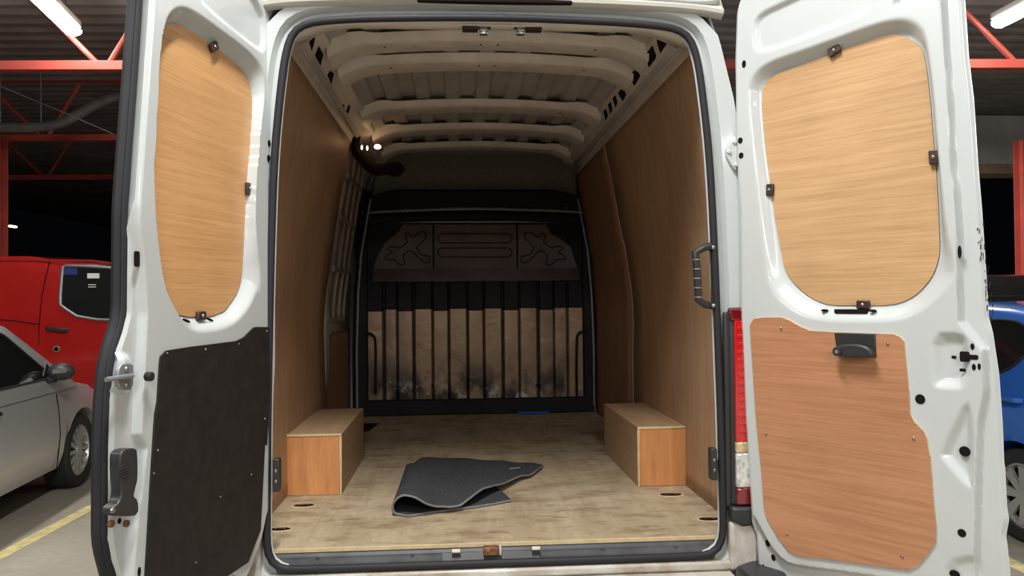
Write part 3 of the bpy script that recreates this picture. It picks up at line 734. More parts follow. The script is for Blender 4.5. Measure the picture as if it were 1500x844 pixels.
featR = [
    (chaikin(uR(z3([(140, 165), (150, 90), (200, 45), (290, 5), (420, -60), (740, -130), (770, -60), (765, 10), (745, 50), (700, 80), (600, 120), (300, 238), (190, 268), (148, 250)])), 1), .014, .022),
    (chaikin(uR(z3([(835, 30), (850, -10), (870, -120), (1020, -130), (1010, -5), (980, 10), (860, 45)])), 1), .012, .018),
    (chaikin(uR(z5([(1025, 185), (1200, 185), (1238, 250), (1245, 400), (1210, 470), (1180, 488), (1050, 480), (1030, 440)])), 1), .020, .035),
    (chaikin(uR(z6([(1215, -80), (1255, 60), (1258, 400), (1225, 420), (1085, 265), (1065, 225)])), 1), .018, .030),
    (chaikin(uR(z6([(1100, 760), (1230, 720), (1290, 760), (1280, 900), (1080, 900)])), 1), .010, .03),
    # flange below the slanting ridge
    (chaikin(uR(z6([(140, 520), (165, 560), (235, 690), (300, 765), (370, 785), (620, 815), (880, 860), (1000, 880), (900, 1300), (100, 1300), (110, 700)])), 1), .022, .016),
]
stepR = [(DR.uz(*p, -.01)[1], DR.uz(*p, -.01)[0]) for p in z3([(1085, 0), (1100, 250), (1120, 500), (1135, 840)])+z4([(1150, 200), (1165, 400), (1168, 700)])+z5([(1172, 140), (1232, 210), (1290, 280), (1300, 480), (1270, 640)])+z6([(1262, 300), (1250, 800)])]
holesR = [((p), a, b, r) for p, a, b, r in (
    (z3([(102, 320)])[0], .008, .013, 0), (z3([(84, 702)])[0], .0095, .0105, 0), (z3([(88, 777)])[0], .0095, .0105, 0),
    (z4([(1192, 510)])[0], .005, .018, 0), (z5([(1203, 316)])[0], .0125, .0145, 9), (z5([(1240, 318)])[0], .016, .0065, 9),
    (z5([(1135, 320)])[0], .006, .004, 9), (z5([(1187, 384)])[0], .008, .0045, 9), (z5([(1243, 265)])[0], .005, .009, 0), (z5([(1250, 368)])[0], .005, .009, 0), (z5([(1277, 365)])[0], .004, .009, 0),
    (z5([(982, 528)])[0], .014, .014, 0), (z6([(1197, 222)])[0], .0145, .014, 0), (z6([(1190, 627)])[0], .011, .011, 0), (z6([(1150, 835)])[0], .014, .011, 0),
    (z6([(208, 683)])[0], .008, .012, .3), (z6([(230, 757)])[0], .008, .011, .3), (z6([(180, 795)])[0], .003, .004, 0))]
rd, surfR, edgR = make_door(DR, hingeR, freeR, featR, win_inR, win_outR, holesR, deepR, step=stepR)
panel(DR, win_inR, -deepR-.004, .0075, 'window_panel', 'ply_right', rd, 'hole')
lowR = uR(z5([(130, 160), (150, 127), (200, 120), (290, 120), (330, 135), (380, 165), (430, 185), (540, 193), (760, 200), (850, 204), (880, 217), (900, 240), (905, 300), (925, 500), (930, 600), (950, 640), (1000, 690), (1015, 730), (1025, 800)])
     + z6([(1032, 250), (1045, 450), (1060, 600), (1058, 670), (1020, 730), (970, 790), (920, 812), (860, 805), (600, 770), (370, 740), (320, 715), (270, 650), (210, 545), (200, 500), (190, 350), (175, 200), (160, 50)]), .006)
lpR = panel(DR, lowR, -.002, .008, 'lower_panel', 'ply_lower', rd)
for p in z5([(288, 175), (820, 250), (212, 700), (950, 722)])+z6([(893, 743), (318, 630)]): screw(DR, *DR.uz(*p, .006), .007, rd)
for p, rot in ((z3([(553, 253)])[0], .35), (z3([(1050, 40+745)])[0], PI/2+.05), (z4([(232, 198)])[0], PI/2-.05), (z4([(697, 772)])[0], 0)): clip_part(DR, *p, -deepR+.003, rot, rd)
u, z = DR.uz(*z4([(645, 801)])[0], -.03); mb = MB()
mb.obox(DR.w(u, z-.002, -.022), DR.D*.052, (0, 0, .006), DR.N*.008)
for q in (-.085, .07): mb.ball(tuple(DR.w(u+q, z, -.016)), .006, 6, 0, (2, 1.5, .7))
mb.build('lamp_slot', 'hole', rd)
mb = MB(); rr = random.Random(3)
for k in range(46):
    t = rr.random(); px = 1438+14*t+rr.uniform(-5, 4); py = 330+145*t+rr.uniform(-8, 8)
    u, z = DR.uz(px, py, -.03); h = surfR(u, z)+.0006; w_ = rr.uniform(.0008, .0022); l_ = rr.uniform(.002, .010); a_ = rr.uniform(-.2, .2)
    mb.prism([DR.w(u-w_, z-l_, h), DR.w(u+w_*.6, z-l_*.5, h), DR.w(u+w_+a_*l_, z+l_, h), DR.w(u-w_*.5+a_*l_, z+l_*.7, h)], DR.N*.0004)
mb.build('paint_chips', 'chip_dark', rd)
# handle with black recessed plate
pl = uR(z5([(552, 197), (758, 200), (763, 321), (570, 316)]), .008); mb = MB(); mb.prism([DR.w(u, z, .004) for u, z in pl], DR.N*.006)
hpl = mb.build('door_handle', 'plastic', rd, bevel=.003)
hz_ = uR(z5([(548, 290), (560, 270), (600, 255), (650, 250), (700, 256), (735, 272), (752, 295), (758, 318), (640, 322), (565, 312)]), .03)
mb = MB(); mb.prism([DR.w(u, z, .022) for u, z in chaikin(hz_, 1)], DR.N*.022); mb.build('handle_lever', 'plastic', hpl, bevel=.009, seg=3)
u, z = DR.uz(*z5([(573, 290)])[0], .04); mb = MB(); mb.cyl(DR.w(u, z, .01), DR.w(u, z, .05), .014, 16); mb.cyl(DR.w(u, z, .05), DR.w(u, z, .052), .006, 10, 1); mb.build('handle_pivot', ['plastic', 'zinc'], hpl)
# ---------------- left door
S1 = 3.571
a1 = lambda L: crop(0, 0, S1, L); a2 = lambda L: crop(0, 220, S1, L); a3 = lambda L: crop(0, 420, S1, L); a4 = lambda L: crop(0, 608, S1, L)
uL = lambda L, n=0: [DL.uz(x, y, n) for x, y in L]
hingeL = a1([(1405, 0), (1420, 100), (1427, 400), (1420, 840)])+a2([(1412, 200), (1418, 500), (1440, 700)])+a3([(1448, 150), (1448, 400), (1438, 600)])+a4([(1415, 100), (1410, 500)])
freeL = a1([(742, 0), (715, 400), (682, 840)])+a2([(665, 300), (660, 840)])+a3([(658, 150), (635, 240), (605, 330), (582, 450), (570, 600), (562, 840)])+a4([(560, 650), (580, 760), (605, 840)])
deepL = .036
win_inL = chaikin(uL(a1([(845, 220), (858, 160), (880, 130)]))+uL(a1([(910, 122), (940, 130), (1000, 165), (1100, 230), (1200, 310), (1260, 360), (1290, 410), (1310, 480), (1315, 560), (1300, 840)])
              + a2([(1290, 100), (1280, 300), (1270, 500), (1260, 660), (1240, 740), (1200, 800), (1170, 842)])+a3([(1150, 135), (1100, 155), (1040, 158), (960, 157)]), -deepL)
              + [(u-.012, z) for u, z in uL(a3([(925, 125), (880, 60), (862, 0)])+a2([(855, 700), (830, 500), (815, 300), (808, 0)])+a1([(815, 840), (830, 500)]))], 1)
win_outL = chaikin(uL(a1([(843, 250), (858, 150), (885, 65), (930, 28), (980, 32), (1050, 72), (1150, 145), (1260, 225), (1340, 295), (1375, 355), (1388, 420), (1385, 520), (1368, 640)])
              + a2([(1345, 60), (1335, 300), (1345, 500), (1368, 640), (1362, 760)])+a3([(1345, 20), (1310, 110), (1240, 190), (1160, 230), (1060, 245), (1000, 235), (950, 180), (900, 80), (862, 0)])
              + a2([(830, 500), (812, 300), (806, 0)])+a1([(812, 840), (828, 500)])), 1)
blackL = uL(a3([(828, 600), (840, 400), (845, 365), (875, 335), (1000, 315), (1240, 285), (1280, 265), (1330, 215), (1345, 211), (1400, 212), (1414, 222), (1418, 240), (1415, 500), (1398, 830)])
              + a4([(1390, 100), (1375, 400), (1365, 600), (1300, 770), (1200, 838), (1120, 880)]), .006)
zb_ = ZF+.075
uf = DL.uz(*a4([(765, 843)])[0], .006)
blackL += [(.24, zb_-.06), (.60, zb_-.06), (.66, zb_), (uf[0]+.004, uf[1]-.06), uf]+uL(a4([(790, 400), (815, 0)]), .006)
featL = [
    (chaikin(uL(a1([(1040, -30), (1060, 35), (1350, 268), (1382, 280), (1398, 240), (1392, 100), (1365, 30), (1320, -60), (1200, -200), (1060, -200)])), 1), .014, .022),
]
domeL = chaikin(uL(a3([(585, 400), (630, 355), (700, 332), (748, 365), (760, 540), (705, 565), (600, 550)]), .01), 1)
featL.append((domeL, -.014, .022))
stepL = [(DL.uz(*p)[1], DL.uz(*p)[0]) for p in a1([(775, 0), (755, 400), (728, 840)])+a2([(722, 200), (735, 400), (760, 600), (775, 840)])+a3([(775, 150), (775, 840)])+a4([(745, 100), (710, 700), (705, 840)])]
holesL = [(p, a, b, r) for p, a, b, r in ((a1([(1408, 342)])[0], .010, .012, 0), (a1([(1407, 750)])[0], .010, .011, 0), (a1([(1405, 826)])[0], .010, .010, 0), (a2([(1402, 45)])[0], .008, .011, 0),
    (a2([(693, 570)])[0], .011, .020, 9), (a4([(627, 555)])[0], .006, .007, 0), (a4([(727, 820)])[0], .006, .012, 0), (a3([(1000, 178)])[0], .02, .004, .25), (a3([(1132, 172)])[0], .02, .004, .25))]
cutL = [(ZF-.24, .30), (ZF-.02, .16)]+[(DL.uz(*p)[1], DL.uz(*p)[0]) for p in a4([(1318, 800), (1378, 640), (1402, 520)])]+[(ZF+.3, -.1), (ZF+2, -.1)]
ld, surfL, edgL = make_door(DL, hingeL, freeL, featL, win_inL, win_outL, holesL, deepL, step=stepL, cut=cutL)
panel(DL, win_inL, -deepL-.004, .0075, 'window_panel', 'ply_door', ld, 'hole')
panel(DL, blackL, -.004, .010, 'lower_panel', 'board_black', ld, 'board_black')
for p in a3([(875, 348), (1075, 328), (1250, 300), (1395, 232), (1385, 690)])+a4([(825, 185), (805, 305), (1315, 312), (1152, 428), (1025, 772)]): screw(DL, *DL.uz(*p, .006), .006, ld, .003)
for p, rot in ((a1([(1118, 245)])[0], -.6), (a2([(1299, 202)])[0], PI/2), (a3([(1052, 152)])[0], 0)): clip_part(DL, *p, -deepL+.003, rot, ld)
# lock plate with pin, rubber buffer
lk = uL(a3([(612, 480), (622, 420), (642, 402), (690, 402), (696, 420), (694, 540), (640, 543), (618, 520)]), .0)
mb = MB(); mb.prism([DL.w(u, z, -.010) for u, z in chaikin(lk, 1)], DL.N*.012)
lock = mb.build('door_lock', 'zinc', ld, bevel=.002)
for p in a3([(658, 432), (658, 514)]):
    u, z = DL.uz(*p, .0); mb = MB(); mb.ball(tuple(DL.w(u, z, .002)), .007, 6, 0, (.7, 1, 1)); mb.build('lock_bolt', 'steel', lock)
u, z = DL.uz(*a3([(640, 475)])[0], .01); mb = MB(); mb.tube([DL.w(u+.05, z, .005), DL.w(u-.02, z, .008), DL.w(u-.04, z, .008)], .006, 8); mb.build('lock_pin', 'zinc', lock)
u, z = DL.uz(*a3([(745, 470)])[0], 0); mb = MB(); mb.cyl(DL.w(u, z, .01), DL.w(u, z, .028), .012, 14); mb.build('rubber_buffer', 'rubber', ld, bevel=.003)
# pull handle lever
hl = uL(a4([(612, 300), (612, 215), (622, 190), (645, 176), (690, 172), (703, 190), (706, 330), (692, 385), (682, 430), (705, 437), (711, 525), (640, 532), (578, 523), (565, 490), (612, 452), (622, 400)]), .01)
mb = MB(); mb.prism([DL.w(u, z, -.012) for u, z in chaikin(hl, 1)], DL.N*.032)
lv = mb.build('pull_handle', 'plastic', ld, bevel=.008, seg=3)
u, z = DL.uz(*a4([(590, 500)])[0], .02); mb = MB(); mb.cyl(DL.w(u, z, .018), DL.w(u, z, .023), .006, 10); mb.build('handle_bolt', 'steel', lv)
for k in range(4):
    u, z = DL.uz(*a4([(645, 282+k*13)])[0], .02); mb = MB(); mb.obox(DL.w(u, z, .0205), DL.D*.018, (0, 0, .0015), DL.N*.0015); mb.build('grip_ridge', 'plastic', lv)
for p in a4([(588, 570), (668, 568)]):
    u, z = DL.uz(*p, -.015); mb = MB(); mb.cyl(DL.w(u, z, -.024), DL.w(u, z, -.014), .009, 10); mb.build('handle_plate_bolt', 'rust', ld, bevel=.002)
# black rubber along the free edge, tracing the door outline
zs_, uH_, uF_ = edgL
mb = MB(); rows = []
for i in range(0, len(zs_), 6):
    u, z = uF_[i], zs_[i]
    rows.append([DL.w(u-.004, z, -.030), DL.w(u+.006, z, -.032), DL.w(u+.010, z, -.038), DL.w(u+.005, z, -.043), DL.w(u+.009, z, -.047), DL.w(u+.014, z, -.056), DL.w(u+.008, z, -.068), DL.w(u-.020, z, -.072)])
mb.grid(rows); mb.build('edge_rubber', 'rubber', ld, smooth=50)

# ================================================================== LOOSE THINGS IN THE VAN
# folded carpet mat: lower layer, fold on the left, upper layer
def fl2(px, py, z=0): p = atz(px, py, ZF+z); return np.array([p[0], p[1]])
m5 = lambda L: crop(380, 580, 3.198, L)
top_front = [fl2(*p, h) for p, h in zip(m5([(680, 466), (730, 478), (780, 503), (830, 520), (895, 524), (940, 512), (1000, 470), (1050, 436), (1095, 420), (1150, 411), (1225, 376), (1270, 370), (1325, 330)]),
                                        (.082, .078, .055, .03, .022, .026, .045, .05, .045, .03, .022, .018, .012))]
top_front_h = [.082, .078, .055, .03, .022, .026, .045, .05, .045, .03, .022, .018, .012]
top_back = [fl2(*p, h) for p, h in zip(m5([(720, 318), (760, 292), (800, 292), (860, 294), (920, 294), (980, 298), (1040, 302), (1100, 306), (1150, 309), (1200, 313), (1240, 316), (1290, 318), (1322, 322)]),
                                       (.04, .05, .045, .04, .035, .03, .03, .028, .026, .022, .02, .015, .012))]
top_back_h = [.04, .05, .045, .04, .035, .03, .03, .028, .026, .022, .02, .015, .012]
low_front = [fl2(*p, .004) for p in m5([(655, 558), (700, 566), (780, 552), (880, 538), (1000, 524), (1100, 508), (1180, 492)])]
low_back = [fl2(*p, .004) for p in m5([(700, 330), (760, 330), (850, 335), (950, 350), (1020, 380), (1080, 410), (1140, 455)])]
NVm = 26; rows = []
def lerp_list(L, n):
    t = np.linspace(0, len(L)-1, n); A = np.array(L, float).reshape(len(L), -1)
    return np.stack([np.interp(t, range(len(L)), A[:, k]) for k in range(A.shape[1])], 1)
lowF, lowB = lerp_list(low_front[::-1], 24), lerp_list(low_back[::-1], 24)
topF, topB = lerp_list([np.append(p, h) for p, h in zip(top_front, top_front_h)], 44), lerp_list([np.append(p, h) for p, h in zip(top_back, top_back_h)], 44)
for v in np.linspace(0, 1, NVm):
    row = []
    lw = lowF*(1-v)+lowB*v; tp = topF*(1-v)+topB*v
    for p in lw: row.append((p[0], p[1], ZF+.0055))
    a, b = lw[-1], tp[0]; h = b[2]
    out = .035*(1-v)+.018*v
    for k in range(1, 12):
        t = PI*k/12; c = (1-math.cos(t))/2
        base = np.array(a)*(1-c)+b[:2]*c
        row.append((base[0]-math.sin(t)*out, base[1], ZF+.0055+(h-.0055)*c))
    for k, p in enumerate(tp): row.append((p[0], p[1], ZF+max(.010, p[2])+.002*math.sin(k*.6+v*4)))
    rows.append(row)
mb = MB(); mb.grid(rows)
mt_ = mb.build('carpet_mat', 'mat', None, smooth=180, solid=.007, offset=0); tag(mt_, 'charcoal carpet floor mat lying folded over on the plywood van floor', 'mat')
mb = MB(); mb.tube([tuple(p) for p in rows[0]], .0046, 6); mb.build('mat_binding', 'mat_edge', mt_)
mb = MB(); mb.tube([rows[i][-1] for i in range(NVm)], .0046, 6); mb.build('mat_binding', 'mat_edge', mt_)
q = atz(*m5([(1195, 347)])[0], ZF+.022); mb = MB(); mb.obox((q[0], q[1], ZF+.030), (.028, .012, 0), (-.004, .010, 0), (0, 0, .002)); mb.build('mat_tag', 'mat_edge', mt_, bevel=.001)
# blue strip at the foot of the bulkhead
mb = MB(); mb.tube([(.30, 2.96, ZF+.012), (.38, 2.965, ZF+.013), (.46, 2.955, ZF+.013), (.53, 2.96, ZF+.012)], (.010, .02), 8, flat=(0, 0, 1))
tag(mb.build('blue_strip', 'blue'), 'small blue plastic strip on the floor at the foot of the dark bulkhead', 'strip')

# ================================================================== CAR PARK
g = MB(); g.box(-30, 30, -18, 45, -.2, 0); tag(g.build('floor', 'concrete'), kind='structure')
p0, p1 = atz(0, 815, 0), atz(135, 743, 0); dl = (p1-p0); dl /= np.linalg.norm(dl)
nl = np.array([-dl[1], dl[0], 0])*.05
def yline(c):
    mb = MB(); a, b = c-dl*3.2, c+dl*2.6; mb.prism([a-nl, b-nl, b+nl, a+nl], (0, 0, .003)); return mb.build('parking_line', 'line')
for c in (p0, p0+np.array([5.9, -.1, 0])): tag(yline(c), kind='structure')
# ribbed sheet ceiling
ZC = 4.95; rot_b = -.045
mb = MB(); P = []
for yy in np.arange(-16, 33, .30):
    for dy, dz in ((0, 0), (.10, 0), (.14, .06), (.26, .06)):
        P.append([(x, yy+dy+x*rot_b, ZC+dz) for x in (-16, -8, 0, 8, 16)])
mb.grid(P); tag(mb.build('ceiling', 'deck', smooth=20, solid=.01), kind='structure')
# roof trusses
def truss(y, label, z0=4.06, z1=5.04, x0=-14, x1=14, node0=None, pitch_=2.0):
    t = empty('roof_truss', (0, y, 0)); tag(t, label, 'truss', 'red roof trusses')
    sl = rot_b
    for nm, zc, h in (('bottom_chord', z0, .05), ('top_chord', z1-.06, .05)):
        mb = MB(); mb.obox(((x0+x1)/2, (x0+x1)/2*sl, zc), ((x1-x0)/2, (x1-x0)/2*sl, 0), (0, .05, 0), (0, 0, h)); mb.build(nm, 'red_steel', t, bevel=.006)
    x = node0
    while x > x0+pitch_: x -= pitch_
    while x < x1-1:
        for d in (-.07, .07):
            e = x+(-.86 if d < 0 else .55)
            mb = MB(); a, b = (x+d, (x+d)*sl, z0+.04), (e, e*sl, z1-.14); mb.tube([a, b], .030, 8); mb.build('web_bar', 'red_steel', t)
        x += pitch_
    return t
tx = atz(143, 88, 4.10)
truss(5.62, 'bright red steel lattice truss nearest, crossing above the van and red panel van', node0=tx[0]+.02)
tx2 = atz(58, 196, 4.10)
truss(9.25, 'dim red lattice truss behind the nearest one, with a grey pipe in front', node0=tx2[0], x1=4.6)
truss(13.0, 'faint red lattice truss in the dark beyond the second one', node0=-8.4, x1=4.0)
# grey pipe and thin white cable below the deck on the left
mb = MB(); pp = [(-12, 9.0, 0)]
P = [tuple(aty(x, y, 8.6)) for x, y in ((-60, 186), (0, 187), (60, 187), (92, 180), (118, 165), (140, 152), (165, 142), (200, 136))]
mb.tube(chaikin(P, 2, False), .07, 10); po = empty('pipe', (0, 8.6, 0)); po.location = (0, 0, 0)
mb.build('pipe_run', 'galv', po)
for q in (P[1], P[2], P[-1]):
    mb = MB(); mb.cyl(q, (q[0], q[1], ZC+.03), .01, 6); mb.build('hanger_rod', 'galv', po)
tag(po, 'grey bent pipe running below the sheet ceiling above the red van', 'pipe')
mb = MB(); P = [tuple(aty(-40, 108, 7.2)), tuple(aty(0, 126, 7.4)), tuple(aty(105, 170, 8.2)), tuple(aty(165, 196, 9.2))]
mb.tube(P, .007, 6); tag(mb.build('cable', 'galv'), 'thin pale cable stretched under the ceiling at upper left', 'cable')
# columns
def column(x, y, z1, label, base=True):
    c = empty('steel_column', (x, y, 0)); tag(c, label, 'column')
    mb = MB(); mb.box(-.10, .10, -.11, -.095, 0, z1); mb.box(-.10, .10, .095, .11, 0, z1); mb.box(-.008, .008, -.1, .1, 0, z1); mb.build('column_shaft', 'red_steel', c)
    if base:
        mb = MB(); mb.box(-.2, .2, -.2, .2, 0, .02); mb.build('base_plate', 'red_steel', c)
cl = aty(3, 290, 9.25); column(cl[0]-.09, 9.28, 4.0, 'dim red steel column at the left edge behind the red van')
cr_ = aty(1500, 290, 9.0-.1); column(cr_[0]+.09, 9.0, 4.0, 'red steel column at the right edge behind the dark car')
q = aty(14, 331, 9.0); mb = MB(); mb.box(q[0]-.035, q[0]+.02, 9.02, 9.17, q[2]-.015, q[2]+.015); lmp = mb.build('far_light', emit('far_lamp', (1, .85, .6), 3), None, bevel=.01)
tag(lmp, 'tiny lit lamp beside the dim column at the left edge', 'lamp')  # stands for a distant point of light, not mounted on anything
# fascia at right beyond
mb = MB(); mb.box(4.5, 14, 11.2, 11.35, 3.9, 4.93)
for x in np.arange(5, 14, .9): mb.box(x, x+.02, 11.19, 11.2, 3.9, 4.9)
tag(mb.build('wall_back', 'cam_grey'), kind='structure')
mb = MB(); mb.box(4.5, 14, 10.6, 11.15, 3.72, 3.90); tag(mb.build('trim_1', 'timber', bevel=.01), kind='structure')

# ---- fluorescent lights and unseen fill lamps
tube_m = emit('fluorescent_tube', (1.0, .95, .86), 26)
def fixture(x, y, label, L=1.5, ang=0, z=4.42):
    t = empty('strip_light', (x, y, z), ang); tag(t, label, 'light', 'ceiling strip lights')
    mb = MB(); mb.box(-.07, .07, -L/2-.03, L/2+.03, .02, .09); mb.build('light_body', 'white_paper', t, bevel=.008)
    mb = MB(); mb.tube([(0, -L/2, -.03), (0, L/2, -.03)], (.05, .085), 14, flat=(0, 0, 1)); mb.build('light_tube', tube_m, t)
    for s in (-1, 1):
        mb = MB(); mb.cyl((0, s*L*.35, .09), (0, s*L*.35, ZC+.02-z), .008, 6); mb.build('hanger_rod', 'galv', t)
ql = atz(125, 48, 4.39); fixture(ql[0], ql[1]-.78, 'glowing strip light at upper left, in front of the nearest red truss', ang=.14)
qr = atz(1457, 36, 4.39); fixture(qr[0]+.02, qr[1]-.78, 'glowing strip light at the upper right corner above the blue car', ang=0)
def area(x, y, z, w, h, e, c=(.96, .97, .95), ang=0):
    l = bpy.data.lights.new('unseen_lamp', 'AREA'); l.shape = 'RECTANGLE'; l.size = w; l.size_y = h; l.energy = e; l.color = c
    o = bpy.data.objects.new('unseen_lamp', l); col.objects.link(o); o.location = (x, y, z); o.rotation_euler = (0, 0, ang); return o
for x, y, e in [(-.3, -1.5, 125), (-4.2, -2.0, 50), (4.6, -2.2, 50), (0.2, -7, 150), (-4.2, -8, 60), (4.6, -8, 60), (0, -12, 290), (-4.2, -12.5, 80), (4.6, -12.5, 80), (-3.75, 1.2, 75), (4.8, .9, 80), (-4.4, 9.6, 12), (6.4, 8.0, 110)]:
    area(x, y, 4.42, .12, 1.5, e)  # unseen: some continue the strip rows, others added to brighten van, cars, fascia

# ================================================================== CARS
def wheel(parent, c, r, side, style, rim='alloy', n=5):
    """side = direction (+1/-1) of the outer face along x"""
    w = empty('wheel', c); w.parent = parent
    mb = MB(); P = []
    prof_w = [(r*.66, .075), (r*.72, .095), (r*.93, .10), (r, .08), (r, -.08), (r*.93, -.10), (r*.66, -.08)]
    for k in range(41):
        a = 2*PI*k/40; P.append([(side*x, rr*math.cos(a), rr*math.sin(a)) for rr, x in prof_w])
    mb.grid(P); mb.build('tyre', 'tyre', w, smooth=40)
    R_ = r*.70; mb = MB(); P = []
    for k in range(41):
        a = 2*PI*k/40; P.append([(side*x, rr*math.cos(a), rr*math.sin(a)) for rr, x in ((R_, .07), (R_, .085), (R_*.93, .088), (R_*.88, .06), (R_*.86, .0))])
    mb.grid(P)
    for k in range(n):
        a = 2*PI*k/n
        d = np.array([0, math.cos(a), math.sin(a)]); t = np.array([0, -math.sin(a), math.cos(a)])
        w0, w1 = (R_*.10, R_*.17) if n < 9 else (R_*.05, R_*.085)
        pts = [d*R_*.18-t*w0, d*R_*.9-t*w1, d*R_*.9+t*w1, d*R_*.18+t*w0]
        mb.prism([(p[0]+side*.060, p[1], p[2]) for p in pts], (side*.022, 0, 0))
    mb.cyl((side*.05, 0, 0), (side*.088, 0, 0), R_*.22, 16)
    mb.build('wheel_rim', rim, w, smooth=40)
    mb = MB(); mb.cyl((side*.0, 0, 0), (side*.045, 0, 0), R_*.9, 24); mb.build('wheel_hub', 'hole', w)

def car(name, label, loc, rz, paint_m, L, W, H, hood, roof, wb, rwheel, side_glass, group=None, cat='car', nspoke=5, belt=.9, mirrors=True, door_lines=(), handle=None, ledge=None, nose=.35):
    """y forward; hood: (y, z) profile of the lower body top; roof: (y, z) profile of the cabin"""
    t = empty(name, loc, rz); tag(t, label, cat, group)
    hw = W/2
    def plan(y):
        e = abs(y)/(L/2); return hw*(1-.16*max(0, (e-.72)/.28)**2)
    ra = rwheel*1.17
    def arch(y):
        for yc in (-wb/2, wb/2):
            if abs(y-yc) < ra: return rwheel+math.sqrt(max(0, ra**2-(y-yc)**2))
        return 0
    ys = list(np.linspace(-L/2, L/2, 41))
    for yc in (-wb/2, wb/2): ys += [yc+ra*math.cos(t) for t in np.linspace(.001, PI-.001, 25)]+[yc-ra-.002, yc+ra+.002]
    ys = sorted(ys); rows = []
    for y in ys:
        p = plan(y); zt = interp(y, hood); e = abs(y)/(L/2)
        zb = .20+.14*max(0, (e-.85)/.15)
        k = 1-.10*max(0, (e-.93)/.07)
        ar = arch(y)
        secp = [(0, zb), (.66*p*k, zb), (.67*p*k, max(zb, ar)), (.93*p*k, zb+.03), (.975*p*k, zb+.14), (p*k, .50), (.992*p*k, .62), (.985*p*k, .70), (.965*p*k, max(.72, zt-.10)), (.93*p*k, max(.74, zt-.025)), (.80*p*k, max(.76, zt)), (0, max(.77, zt+.03))]
        secp = [(x, max(z, ar) if x > .665*p*k and ar else z) for x, z in secp]
        rows.append([(x, y, z) for x, z in secp]+[(-x, y, z) for x, z in secp[::-1][1:-1]])
    rows = [r+[r[0]] for r in rows]
    mb = MB(); mb.grid(rows); mb.add(rows[0][:-1], [tuple(range(len(rows[0])-1))]); mb.add(rows[-1][:-1], [tuple(range(len(rows[0])-1))])
    lower = mb.build('car_body', paint_m, t, smooth=35)
    mb = MB(); mb.box(-hw*.78, hw*.78, -L/2+.15, L/2-.2, .18, .55); mb.build('underbody', 'hole', t)
    # cabin
    y0, y1 = roof[0][0], roof[-1][0]; rows = []
    def cabx(z, y):
        f = (z-belt)/(H-belt); return plan(y)*(.955-.17*f-.05*f*f)
    for y in np.linspace(y0, y1, 49):
        z = interp(y, roof); zz_ = [belt-.06+(z-.02-(belt-.06))*q for q in np.linspace(0, 1, 7)]
        prf = [(cabx(q, y)*(1 if i < 6 else .975), q) for i, q in enumerate(zz_)]+[(cabx(z, y)*.88, z+.005), (cabx(z, y)*.5, z+.028), (0, z+.035)]
        rows.append([(x, y, q) for x, q in prf]+[(-x, y, q) for x, q in prf[::-1][1:]])
    mb = MB(); mb.grid(rows); mb.add(rows[0], [tuple(range(len(rows[0])))]); mb.add(rows[-1], [tuple(range(len(rows[0])))])
    mb.build('cabin', paint_m, t, smooth=50)
    # side glass panels, both sides
    for s in (-1, 1):
        for poly, nm in side_glass:
            pg = rounded(poly, 4, .07)
            m_ = MB()
            ring = [(s*(cabx(z, y)+.006), y, z) for y, z in pg]; ring2 = [(s*(cabx(z, y)-.012), y, z) for y, z in pg]
            n = len(ring); m_.add(ring+ring2, [tuple(range(n))]+[(i, (i+1) % n, n+(i+1) % n, n+i) for i in range(n)])
            gl = m_.build('side_window', 'glass', t)
            m_ = MB(); m_.tube([(s*(cabx(z, y)+.006), y, z) for y, z in pg], .009, 6, closed=True); m_.build('window_seal', 'rubber', gl)
    # windscreen and rear glass follow the cabin ends
    for (ya, za), (yb, zb2) in ((roof[0], roof[1]), (roof[-1], roof[-2])):
        sgn = -1 if ya < 0 else 1; m_ = MB(); rws = []
        for q in np.linspace(.08, .92, 6):
            y, z = ya+(yb-ya)*q, za+(zb2-za)*q
            rws.append([(x*cabx(z, y)*.9, y+sgn*.012*(1-x*x)+sgn*.004, z+.02+.020*(1-x*x)) for x in np.linspace(-.92, .92, 9)])
        m_.grid(rws); m_.build('windscreen' if sgn > 0 else 'rear_window', 'glass', t, solid=.004)
    for y in (-wb/2, wb/2):
        for s in (-1, 1): wheel(t, (s*(hw-.115), y, rwheel), rwheel, s, None, n=nspoke)
    # lamps, bumper, plate band
    for s in (-1, 1):
        m_ = MB(); zt = interp(L/2-.1, hood); m_.ball((s*hw*.66, L/2-.10, zt-.12), .1, 8, 0, (1.5, .9, .75)); m_.build('headlamp', 'lens_clear', t)
        m_ = MB(); zt = interp(-L/2+.05, hood); m_.ball((s*hw*.80, -L/2+.12, zt-.08), .1, 8, 0, (.7, .9, 1.3)); m_.build('tail_lamp', 'lens_red', t)
        if mirrors:
            y, z = mirrors; x = cabx(z, y)
            m_ = MB(); m_.ball((s*(x+.12), y, z), .1, 8, 0, (1.0, .55, .68)); mo = m_.build('door_mirror', 'plastic' , t)
            m_ = MB(); m_.tube([(s*(x-.02), y+.02, z-.07), (s*(x+.08), y, z-.05)], .03, 8); m_.prism([(s*(x+.008), y-.10, z-.10), (s*(x+.008), y+.20, z-.10), (s*(x+.0), y+.02, z+.07)], (s*.01, 0, 0)); m_.build('mirror_foot', 'plastic', mo)
            m_ = MB(); m_.obox((s*(x+.13), y-.055, z+.01), (s*.05, 0, .004), (0, .004, 0), (0, 0, .016)); m_.build('mirror_glass', 'steel', mo)
        if handle:
            for y, z in handle:
                x = plan(y)*.985; m_ = MB(); m_.tube([(s*(x-.01), y-.09, z), (s*(x+.022), y-.06, z), (s*(x+.022), y+.06, z), (s*(x-.01), y+.09, z)], (.016, .010), 8, flat=(0, 0, 1))
                m_.build('door_handle', ledge or 'plastic', t)
